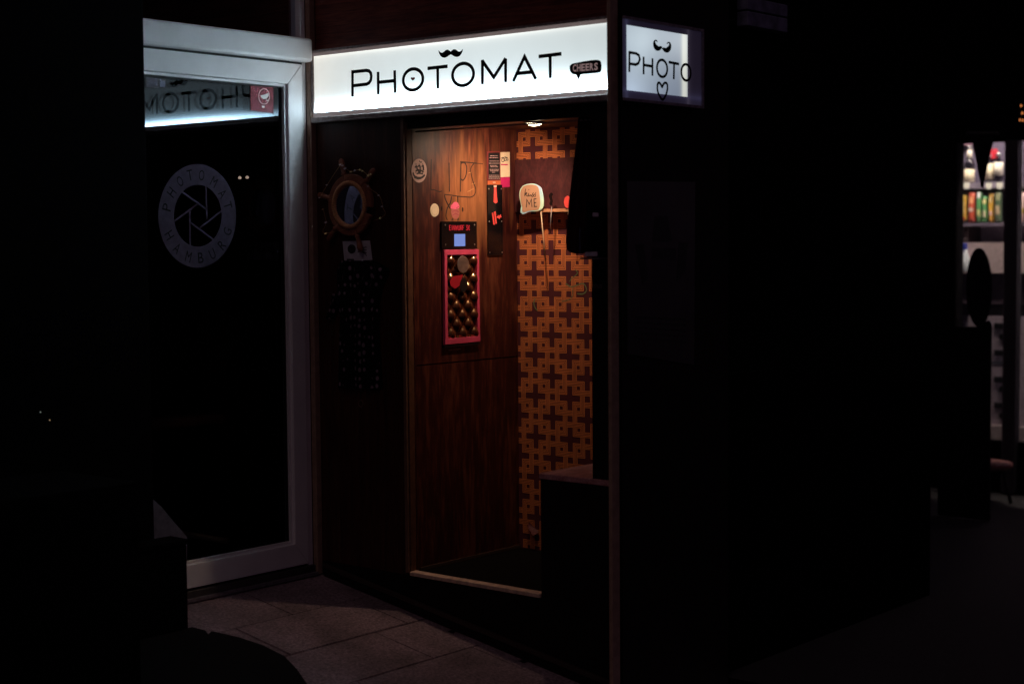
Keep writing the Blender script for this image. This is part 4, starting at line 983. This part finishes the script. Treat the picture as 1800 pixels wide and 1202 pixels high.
# ================================================================== PROPS ON THE SHELF
KP = BW.moved(0.062)
def foil_mat():
    m, nt, b = newmat('holographic foil'); L = nt.links.new
    mp = coords(nt, (9, 9, 7)); no = nd(nt, 'ShaderNodeTexNoise'); no.inputs['Scale'].default_value = 1.1; no.inputs['Detail'].default_value = 1; L(mp.outputs[0], no.inputs['Vector'])
    rp_ = nd(nt, 'ShaderNodeValToRGB'); e = rp_.color_ramp.elements; e[0].position, e[0].color = 0.30, (0.55, 0.60, 1.0, 1); e[1].position, e[1].color = 0.72, (0.95, 0.95, 0.65, 1)
    for p, c in ((0.40, (0.50, 0.85, 1.0, 1)), (0.50, (0.60, 1.0, 0.95, 1)), (0.60, (0.70, 1.0, 0.75, 1))): k = e.new(p); k.color = c
    L(no.outputs[0], rp_.inputs[0]); L(rp_.outputs[0], b.inputs['Base Color']); b.inputs['Metallic'].default_value = 0.1; b.inputs['Roughness'].default_value = 0.3
    return m
kiss = thing('kiss_prop', 'peach speech bubble prop reading kiss ME with shiny foil edge', 'photo prop', KP.P(*KP.px(936, 376)))
outer = smooth([(240, 202), (330, 166), (450, 155), (540, 182), (620, 240), (650, 330), (668, 430), (677, 520), (670, 640), (630, 700), (540, 735), (380, 750), (300, 785)], k=4)+[(235, 803), (190, 762), (192, 690)]+smooth([(208, 640), (190, 550), (172, 460), (168, 380), (182, 285), (240, 202)], k=4)[:-1]
inner = smooth([(255, 215), (335, 186), (445, 180), (540, 205), (578, 270), (600, 400), (610, 520), (605, 620), (580, 690), (530, 712), (380, 728)], k=4)+[(268, 758), (232, 740)]+smooth([(236, 660), (212, 560), (196, 460), (192, 380), (205, 290), (255, 215)], k=4)[:-1]
G().prism(KP, KP.pp(ZK(outer)), 0.0, 0.004).build('foil_edge', foil_mat(), kiss, bevel=0.0008)
G().prism(KP, KP.pp(ZK(inner)), 0.0041, 0.0055).build('card_face', M['kissface'], kiss)
g = G()
def kk(pts, wd=0.0028): g.stroke(KP, smooth(KP.pp(ZK(pts)), k=5), wd, 0.0056, 0.0062)
kk([(308, 265), (298, 320), (290, 370), (285, 420)], 0.0028); kk([(285, 400), (320, 345), (335, 365), (305, 385), (335, 415), (350, 425)]); kk([(350, 425), (372, 365), (365, 410), (385, 425)]); kk([(385, 420), (405, 392), (425, 420)]); kk([(425, 420), (468, 352), (455, 375), (470, 398), (462, 425), (440, 430)]); kk([(470, 420), (520, 350), (505, 375), (520, 398), (510, 428), (488, 432)])
g.prism(KP, KP.pp(ZK(arc(374, 285, 9, 9, n=10))), 0.0056, 0.0062)
g.build('script_word', M['ink'], kiss)
g = G()
for p in ([(322, 660), (330, 490), (385, 590), (430, 480), (440, 650)], [(535, 475), (482, 482), (490, 640), (548, 638)], [(486, 560), (530, 555)]): g.stroke(KP, KP.pp(ZK(p)), 0.0036, 0.0056, 0.0062)
g.build('block_word', M['ink'], kiss)
def stick(p0, p1, parent, mat='tan'):
    a = KP.px(*p0); b = KP.px(*p1); G().tube([KP.P(*a, -0.003), KP.P(*b, -0.003)], 0.0024, 8).build('stick', M[mat], parent)
stick((949, 360), (958, 458), kiss)
mo = thing('moustache_prop', 'black twisted moustache prop on a stick beside the kiss bubble', 'photo prop', KP.P(*KP.px(969, 366)))
G().prism(KP, KP.pp(ZK(smooth([(838, 345), (862, 370), (868, 392), (845, 420), (852, 470), (862, 530), (850, 575), (855, 608), (810, 606), (802, 565), (818, 520), (800, 465), (790, 415), (806, 375)], True, 4))), 0.0, 0.004).build('moustache_shape', plain('black felt', (0.012, 0.006, 0.006), 0.95, spec=0.1), mo)
stick((969, 360), (966, 412), mo, 'alu')
lp = thing('lips_prop', 'bright red lips prop on a stick at the curtain edge', 'photo prop', KP.P(*KP.px(998, 366)))
G().prism(KP, KP.pp(ZK(smooth([(1178, 412), (1205, 430), (1222, 470), (1205, 520), (1210, 550), (1235, 560), (1238, 610), (1215, 655), (1175, 672), (1135, 640), (1112, 580), (1110, 520), (1130, 450), (1158, 425)], True, 4))), 0.0, 0.004).build('lips_shape', M['redv'], lp)
stick((998, 362), (999.5, 414), lp)

# ================================================================== POSTER ON THE SIDE, BOARD, WALL
ps = thing('side_poster', 'dark glossy poster on the side of the booth', 'poster', SD.P(*SD.px(1160, 640), 0.003))
ppx = [(1101, 318.5), (1221, 320), (1219, 641), (1102, 622)]
G().prism(SD, SD.pp(ppx), 0.0005, 0.003).build('poster_sheet', plain('dark glossy print', (0.030, 0.020, 0.028), 0.28, var=0.5, scale=5), ps)
g = G()
for q in ([(1150, 380), (1172, 380), (1180, 425), (1145, 425)], [(1145, 436), (1187, 437), (1187, 458), (1145, 457)], [(1115, 430), (1130, 428), (1138, 490), (1128, 500)], [(1192, 425), (1208, 428), (1203, 480), (1188, 495)]): g.prism(SD, SD.pp(q), 0.0031, 0.0036)
for k in range(5): g.prism(SD, SD.pp([(1115, 556+k*9), (1205, 560+k*10), (1205, 564+k*10), (1115, 560+k*9)]), 0.0031, 0.0036)
g.build('poster_print', M['black'], ps)
WS = Plane(1, -1.47, (1, 0, 0), (0, -1, 0))
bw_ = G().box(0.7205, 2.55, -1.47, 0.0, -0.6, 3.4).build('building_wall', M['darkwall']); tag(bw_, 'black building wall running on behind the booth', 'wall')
bb = thing('wall_boards', 'bluish pair of boards high on the dark wall beyond the side sign', 'boards', (1.2, -1.6, 1.95))
WB = Plane(1, -1.52, (1, 0, 0), (0, -1, 0)); a = WB.px(1385, 14); c = WB.px(1385, 58); s_ = WB.px(1385, 32)
pb = plain('weathered blue grey board', (0.16, 0.16, 0.26), 0.8, var=0.4, bump=0.4, scale=20)
for z0, z1 in ((s_[1]+0.003, a[1]+0.01), (c[1], s_[1]-0.003)):
    G().box(a[0]-0.30, a[0]-0.001, -1.520, -1.4705, z0, z1).build('board', pb, bb, bevel=0.003)

# ================================================================== LIT SHOP ACROSS THE LANE
XS = 5.7; XB = 6.9
SW = Plane(0, XS, (0, -1, 0), (-1, 0, 0)); SB = Plane(0, XB, (0, -1, 0), (-1, 0, 0))
S1 = SB.moved(0.25); S2 = SB.moved(0.55)
shop = thing('corner_shop', 'shop across the lane with lit window, shelves and counter', 'shop', (6.3, -0.3, ZS))
yl = hit(1679, 500, 0, XS)[1]; zt0 = hit(1700, 251, 0, XS)[2]
g = G().box(XS, XS+0.12, yl, 4.0, ZS, 3.4); g.build('facade', M['darkwall'], shop)
G().box(XS, XS+0.12, -4.0, yl-0.0005, zt0, 3.4).build('facade', M['darkwall'], shop)
zbase = hit(1750, 776, 0, XS)[2]; G().box(XS+0.031, XS+0.12, -4.0, yl-0.0005, ZS, zbase).build('facade_base', M['darkwall'], shop)
m0 = hit(1766, 500, 0, XS)[1]; m1 = hit(1789, 500, 0, XS)[1]
fr = plain('dark grey window frame', (0.05, 0.045, 0.052), 0.45, 0.3)
G().box(XS-0.02, XS+0.06, m1, m0, ZS, zt0-0.001).build('mullion', fr, shop, bevel=0.006)
G().box(XS+0.02, XS+0.10, m0+0.0005, m0+0.018, ZS, zt0-0.001).build('mullion_rebate', plain('grey frame rebate', (0.17, 0.15, 0.17), 0.5), shop)
for k in (0.25, 0.5, 0.75): G().box(XS-0.024, XS-0.0205, m0+(m1-m0)*k-0.003, m0+(m1-m0)*k+0.003, ZS, zt0-0.001).build('mullion_bead', fr, shop)
G().quad((XS+0.03, yl, zbase), (XS+0.03, m0+0.02, zbase), (XS+0.03, m0+0.02, zt0), (XS+0.03, yl, zt0)).build('window_pane', M['shopglass'], shop)
G().quad((XS+0.03, m1, zbase), (XS+0.03, -4.0, zbase), (XS+0.03, -4.0, zt0), (XS+0.03, m1, zt0)).build('window_pane', M['shopglass'], shop)
purple = plain('grey lilac wall', (0.115, 0.095, 0.15), 0.7, var=0.1)
G().box(XB, XB+0.05, -4.0, 2.5, ZS, 3.2).build('shop_wall', purple, shop)
G().box(XS+0.125, XB, 1.6, 1.65, ZS, 3.2).build('shop_side_wall', purple, shop)
G().box(XS+0.125, XB, -4.0, 2.5, 3.0, 3.05).build('shop_ceiling', purple, shop)
G().box(XS+0.125, XB, -4.0, 2.5, ZS-0.02, ZS+0.004).build('shop_floor', plain('dark shop floor', (0.05, 0.035, 0.04), 0.6), shop)
def band(pl, x0, x1, y0, y1, t0, t1, name, mat, parent=shop, bevel=0.0):
    a, zt = pl.px(x0, y0); b, zb = pl.px(x1, y1); a2 = pl.px((x0+x1)/2, y0)[1]; z2 = pl.px((x0+x1)/2, y1)[1]
    return G().rect(pl, a, b, z2, a2, t0, t1).build(name, mat, parent, bevel=bevel)
lil = plain('lilac grey shelf edge', (0.22, 0.19, 0.25), 0.5)
band(S1, 1660, 1830, 320.5, 331, -0.25, 0.0, 'shelf', lil)
band(S1, 1660, 1830, 391.5, 397, -0.25, 0.0, 'shelf', plain('dark lilac shelf', (0.10, 0.085, 0.12), 0.5))
band(S1, 1660, 1830, 332, 338, -0.05, -0.02, 'shelf_back', plain('black shelf lining', (0.012, 0.01, 0.012), 0.7))
band(SB, 1660, 1724, 398.5, 426, 0.0, 0.22, 'dark_cabinet', plain('near black cabinet', (0.02, 0.012, 0.015), 0.6))
band(S2, 1660, 1830, 427, 480, -0.5, 0.0, 'counter', plain('pinkish grey counter', (0.62, 0.48, 0.49), 0.5))
band(S2, 1660, 1830, 481, 534, -0.5, -0.03, 'counter_front', plain('plum counter front', (0.075, 0.05, 0.07), 0.6))
band(S2, 1660, 1830, 535, 556, -0.5, -0.06, 'counter_recess', plain('black recess', (0.01, 0.008, 0.01), 0.7))
pfm = plain('perforated lilac panel', (0.32, 0.25, 0.30), 0.6, var=0.15)
pf = band(S2, 1700, 1830, 557, 746, -0.5, -0.02, 'perforated_panel', pfm)
for y in (573, 620, 667, 712.5): band(S2, 1746, 1762, y-5, y+5, -0.0195, -0.012, 'slot', M['black'], pf)
for y in (592, 684, 731): 
    G().prism(S2, S2.pp(arc(1760, y, 5.5, 5.5, n=16)), -0.0195, -0.012).build('slot', M['black'], pf)
band(S2, 1736, 1764, 636, 639, -0.0195, -0.017, 'seam', plain('blue grey seam', (0.08, 0.09, 0.12), 0.6), pf)
band(S2, 1700, 1830, 748, 773, -0.5, 0.02, 'kick_rail', plain('pale kick rail', (0.33, 0.26, 0.27), 0.5))
band(SB, 1676, 1713, 250, 256, 0.0, 0.05, 'cove_strip', plain('rosy cove strip', (0.30, 0.16, 0.22), 0.6))
band(SW.moved(-0.2), 1797, 1830, 85, 170, 0.0, 0.02, 'transom_panel', emit('dim lit transom', (0.55, 0.40, 0.50), 0.10))
# shop tube lamp, above what the window shows
tl = thing('tube_lamp', 'long ceiling tube lamp inside the shop', 'lamp', (6.2, -0.6, 2.9))
G().box(6.02, 6.12, -1.9, 0.9, 2.955, 2.999).build('lamp_housing', M['upvc'], tl)
G().tube([(6.07, -1.85, 2.94), (6.07, 0.85, 2.94)], 0.014, 10).build('tube', emit('shop tube', (1.0, 0.86, 0.74), 290), tl)

glassd = plain('dark bottle glass', (0.012, 0.010, 0.016), 0.1, coat=0.5)
lbl = plain('cream bottle label', (0.85, 0.76, 0.55), 0.6, var=0.04)
lblw = plain('white bottle label', (0.84, 0.78, 0.66), 0.6, var=0.04)
def bottle(px, ybase, ytop, wpx, lab, lm, label, neck=None, cap=None):
    pl = S1.moved(-0.06); c, zb = pl.px(px, ybase); _, ztp = pl.px(px, ytop); r = wpx/2/FPX*12.2/0.88; h = ztp-zb
    P = pl.P(c, zb); t = thing('bottle', label, 'bottle', P, 'bottles on the shop shelf')
    G().lathe(P, (0, 0, 1), [(0, r*0.95), (0.01, r), (h*0.55, r), (h*0.66, r*0.75), (h*0.74, r*0.36), (h*0.95, r*0.34), (h, r*0.38)], 18).build('glass_body', glassd, t)
    z1 = pl.px(px, lab[1])[1]-zb; z0 = pl.px(px, lab[0])[1]-zb
    G().lathe(P+Vector((0, 0, z0)), (0, 0, 1), [(0, r*1.02), (max(z1-z0, 0.01), r*1.02)], 18).build('label', lm, t)
    if neck:
        z1 = pl.px(px, neck[1])[1]-zb; z0 = pl.px(px, neck[0])[1]-zb
        G().lathe(P+Vector((0, 0, z0)), (0, 0, 1), [(0, r*0.55), (z1-z0, r*0.50)], 14).build('neck_label', lblw, t)
    G().lathe(P+Vector((0, 0, h)), (0, 0, 1), [(0, r*0.42), (0.02, r*0.42)], 12).build('cap', cap or M['silverstar'], t)
bottle(1688, 320, 278, 13, (311, 300), plain('dull red label', (0.25, 0.05, 0.05), 0.6), 'dark bottle with a dull red label, leftmost on the shop shelf')
bottle(1704, 320, 262, 15, (320.5, 298), lbl, 'tall bottle with cream label and white neck left of the black pennant', (279, 264))
bottle(1739, 320, 276, 13, (316, 288), lbl, 'bottle with a narrow cream label just right of the black pennant')
bottle(1755, 320, 274, 14, (309, 285.5), lblw, 'bottle with a white label nearest the window mullion')
P = S1.moved(-0.15); c = P.px(1748, 271)
rb = G().prism(P, P.pp([(1742, 264), (1753, 262), (1757, 271), (1753, 279), (1741, 279)]), 0, 0.05).build('red_carton', plain('bright red carton', (0.55, 0.03, 0.05), 0.5)); tag(rb, 'red carton high on the shop wall above the white labelled bottles', 'carton')
rb2 = band(SB, 1738, 1760, 279.5, 283, 0.001, 0.11, 'carton_shelf', M['black'])
# shelf fronts of the bottle shelf: pale tea-light cups
for k, (x, y, lb) in enumerate(((1683, 327, 'pale round light cup under the shelf edge, first from the left'), (1699, 326.5, 'pale light cup under the tall cream labelled bottle'), (1738, 327, 'pale light cup just right of the pennant tip'), (1757, 326.5, 'pale light cup nearest the window mullion'))):
    pl = S1.moved(0.03); c = pl.px(x, y); r = 4.6/FPX*12.2/0.9
    P = pl.P(c[0], c[1]-r*1.0)
    t = thing('light_cup', lb, 'light', P, 'small pale lights along the shop shelf')
    G().lathe(P, (0, 0, 1), [(0, r*0.55), (r*0.5, r*0.9), (r*1.6, r), (r*2.0, r*0.9)], 14).build('shade', emit('lit pale cup', (1.0, 0.86, 0.66), 0.75), t)
    G().lathe(P+Vector((0, 0, r*2.0)), (0, 0, 1), [(0, r*0.5), (r*0.3, r*0.5)], 10).build('cap', fr, t)
def bag(x0, x1, y0, y1, col, label, name='snack_bag', cat='snack bag', bands=()):
    pl = S1.moved(-0.02); a, zb = pl.px(x0, y1); b, zt = pl.px(x1, y0); w2 = b-a; h = zt-zb
    t = thing(name, label, cat, pl.P((a+b)/2, zb), 'snacks on the lower shop shelf')
    def fn(u, v, s=1):
        e = max(0, math.sin(math.pi*min(max(u, 0), 1)))**0.6*max(0, math.sin(math.pi*min(max(v, 0), 1)))**0.4
        pin = 1-0.06*math.sin(math.pi*v)
        return pl.P((a+b)/2+(u-0.5)*w2*pin, zb+v*h, s*0.035*e+0.002*math.sin(u*23+v*11))
    mt = plain(label[:18], col, 0.3, var=0.25, scale=14)
    g = G().grid(lambda u, v: fn(u, v, 1), 10, 12); g.grid(lambda u, v: fn(u, v, -1), 10, 12); g.build('bag_body', mt, t)
    for (v0, v1, c2) in bands:
        gg = G().grid(lambda u, v: Vector(fn(0.12+0.76*u, v0+(v1-v0)*v, 1))+pl.n*0.003, 8, 4); gg.build('printed_band', plain('printed band', c2, 0.4, var=0.2), t)
bag(1681, 1700, 343, 388, (0.85, 0.55, 0.10), 'large yellow snack bag at the left end of the lower shelf', bands=((0.02, 0.14, (0.7, 0.08, 0.04)), (0.3, 0.75, (0.9, 0.72, 0.30))))
bag(1702.5, 1715, 338, 391, (0.62, 0.10, 0.06), 'red snack tube between yellow and green packs', 'snack_tube', 'snack tube', ((0.62, 0.85, (0.75, 0.32, 0.16)), (0.36, 0.48, (0.7, 0.5, 0.42))))
bag(1717, 1726.5, 337, 391, (0.12, 0.36, 0.14), 'green snack tube with pale top right beside the red one', 'snack_tube', 'snack tube', ((0.78, 0.97, (0.6, 0.62, 0.62)), (0.2, 0.42, (0.55, 0.55, 0.25))))
bag(1727.5, 1736.5, 345, 391, (0.12, 0.38, 0.15), 'shorter green snack tube, right one of the green pair', 'snack_tube', 'snack tube', ((0.7, 0.9, (0.6, 0.55, 0.25)), (0.2, 0.45, (0.6, 0.6, 0.4))))
bag(1738.5, 1747.5, 341, 391, (0.75, 0.42, 0.07), 'amber snack tube right of the green pair', 'snack_tube', 'snack tube', ((0.70, 0.9, (0.75, 0.55, 0.25)), (0.25, 0.4, (0.7, 0.45, 0.4))))
bag(1749, 1761.5, 337, 391, (0.08, 0.14, 0.08), 'dark green patterned snack bag nearest the mullion', bands=((0.72, 0.95, (0.36, 0.38, 0.22)), (0.25, 0.55, (0.42, 0.34, 0.22))))
bag(1792, 1812, 337, 391, (0.7, 0.5, 0.5), 'pale snack bag cut off behind the right window pane', bands=((0.3, 0.45, (0.4, 0.3, 0.1)),))
# cleaning bottle on the counter
pl = S2.moved(0.05); c, zb = pl.px(1696, 478); _, zt = pl.px(1696, 428); P = pl.P(c, zb); h = zt-zb
sb = thing('spray_bottle', 'pale spray bottle with a blue head standing at the counter', 'spray bottle', P)
G().lathe(P, (0, 0, 1), [(0, 0.034), (0.01, 0.037), (h*0.45, 0.034), (h*0.62, 0.022), (h*0.78, 0.014)], 16).build('bottle_body', plain('milky plastic', (0.62, 0.66, 0.70), 0.35), sb)
G().box(P.x-0.025, P.x+0.02, P.y-0.012, P.y+0.030, P.z+h*0.78, P.z+h).build('spray_head', plain('blue plastic', (0.04, 0.06, 0.35), 0.4), sb, bevel=0.005)
G().box(P.x-0.012, P.x-0.004, P.y+0.012, P.y+0.026, P.z+h*0.55, P.z+h*0.78).build('trigger', plain('blue plastic trigger', (0.05, 0.07, 0.40), 0.4), sb)
band(SB, 1660, 1700, 479, 481, 0.0, 0.62, 'counter_ledge', fr)
# silhouettes in front of the window
XP = 4.6; PP = Plane(0, XP, (0, -1, 0), (-1, 0, 0))
pn = thing('pennant', 'black pointed pennant hanging before the lit shop window', 'pennant', PP.P(*PP.px(1727, 250)))
pq = PP.pp([(1709, 236), (1746, 236), (1745.5, 252), (1736, 292), (1728.5, 330), (1726, 330), (1719, 292), (1711.5, 252)])
G().prism(PP, pq, 0, 0.012).build('cloth', M['sign_black'], pn)
a = PP.px(1700, 235.5); b_ = PP.px(1756, 235.5); G().tube([PP.P(*a, 0.006), PP.P(*b_, 0.006)], 0.012, 8).build('rod', M['rubber'], pn)
ov = thing('oval_board', 'black oval board on a dark stand before the shop counter', 'sign board', PP.P(*PP.px(1722, 900)))
G().prism(PP, PP.pp(arc(1722.3, 505, 22.3, 69, n=40)), 0.0, 0.02).build('oval_panel', M['sign_black'], ov, bevel=0.004)
zl = ZS
q = PP.pp([(1650, 575), (1716, 574), (1736, 563), (1741, 570), (1739, 720), (1738, 900)])
lo_ = PP.px(1738, 900); x_l = PP.px(1650, 575)[0]
G().prism(PP, [(x_l, ZS+0.001), (lo_[0], ZS+0.001)]+q[::-1][1:], -0.03, 0.0).build('stand', M['sign_black'], ov, bevel=0.006)
st_ = PP.px(1745, 805)
P = hit(1738, 812, 0, 5.3)
stl = thing('round_stool', 'dim reddish round stool seat low before the shop window', 'stool', (5.3, P.y, ZS))
G().lathe((5.3, P.y, P.z-0.04), (0, 0, 1), [(0, 0.13), (0.01, 0.15), (0.035, 0.15), (0.045, 0.13)], 24).build('seat', plain('worn red vinyl', (0.20, 0.07, 0.07), 0.5), stl)
for k in range(3):
    a = k*2.09+0.4; G().tube([(5.3+0.10*math.cos(a), P.y+0.10*math.sin(a), P.z-0.04), (5.3+0.16*math.cos(a), P.y+0.16*math.sin(a), ZS+0.003)], 0.012, 8).build('leg', M['rubber'], stl)
# orange lights at the edge of the picture
fl_ = thing('orange_light_string', 'string of small orange lights by the shop front at the right edge', 'string lights', hit(1796, 200, 0, 5.5))
pts = [hit(x, y, 0, 5.5) for x, y in ((1800, 180), (1795, 187), (1793, 199), (1796, 211), (1801, 216), (1808, 225))]
G().tube(smooth([tuple(p) for p in pts], k=4), 0.004, 5).build('cord', M['rubber'], fl_)
eo = emit('small orange bulb', (1.0, 0.30, 0.08), 0.8)
for (x, y) in ((1795, 186), (1793, 211), (1798, 211.5), (1797, 199)):
    P = hit(x, y, 0, 5.48); G().lathe(P, (0, 0, 1), [(-0.008, 0.003), (0, 0.006), (0.006, 0.003)], 8).build('bulb', eo, fl_)

for o in bpy.data.objects:
    if '_o' in o: del o['_o']
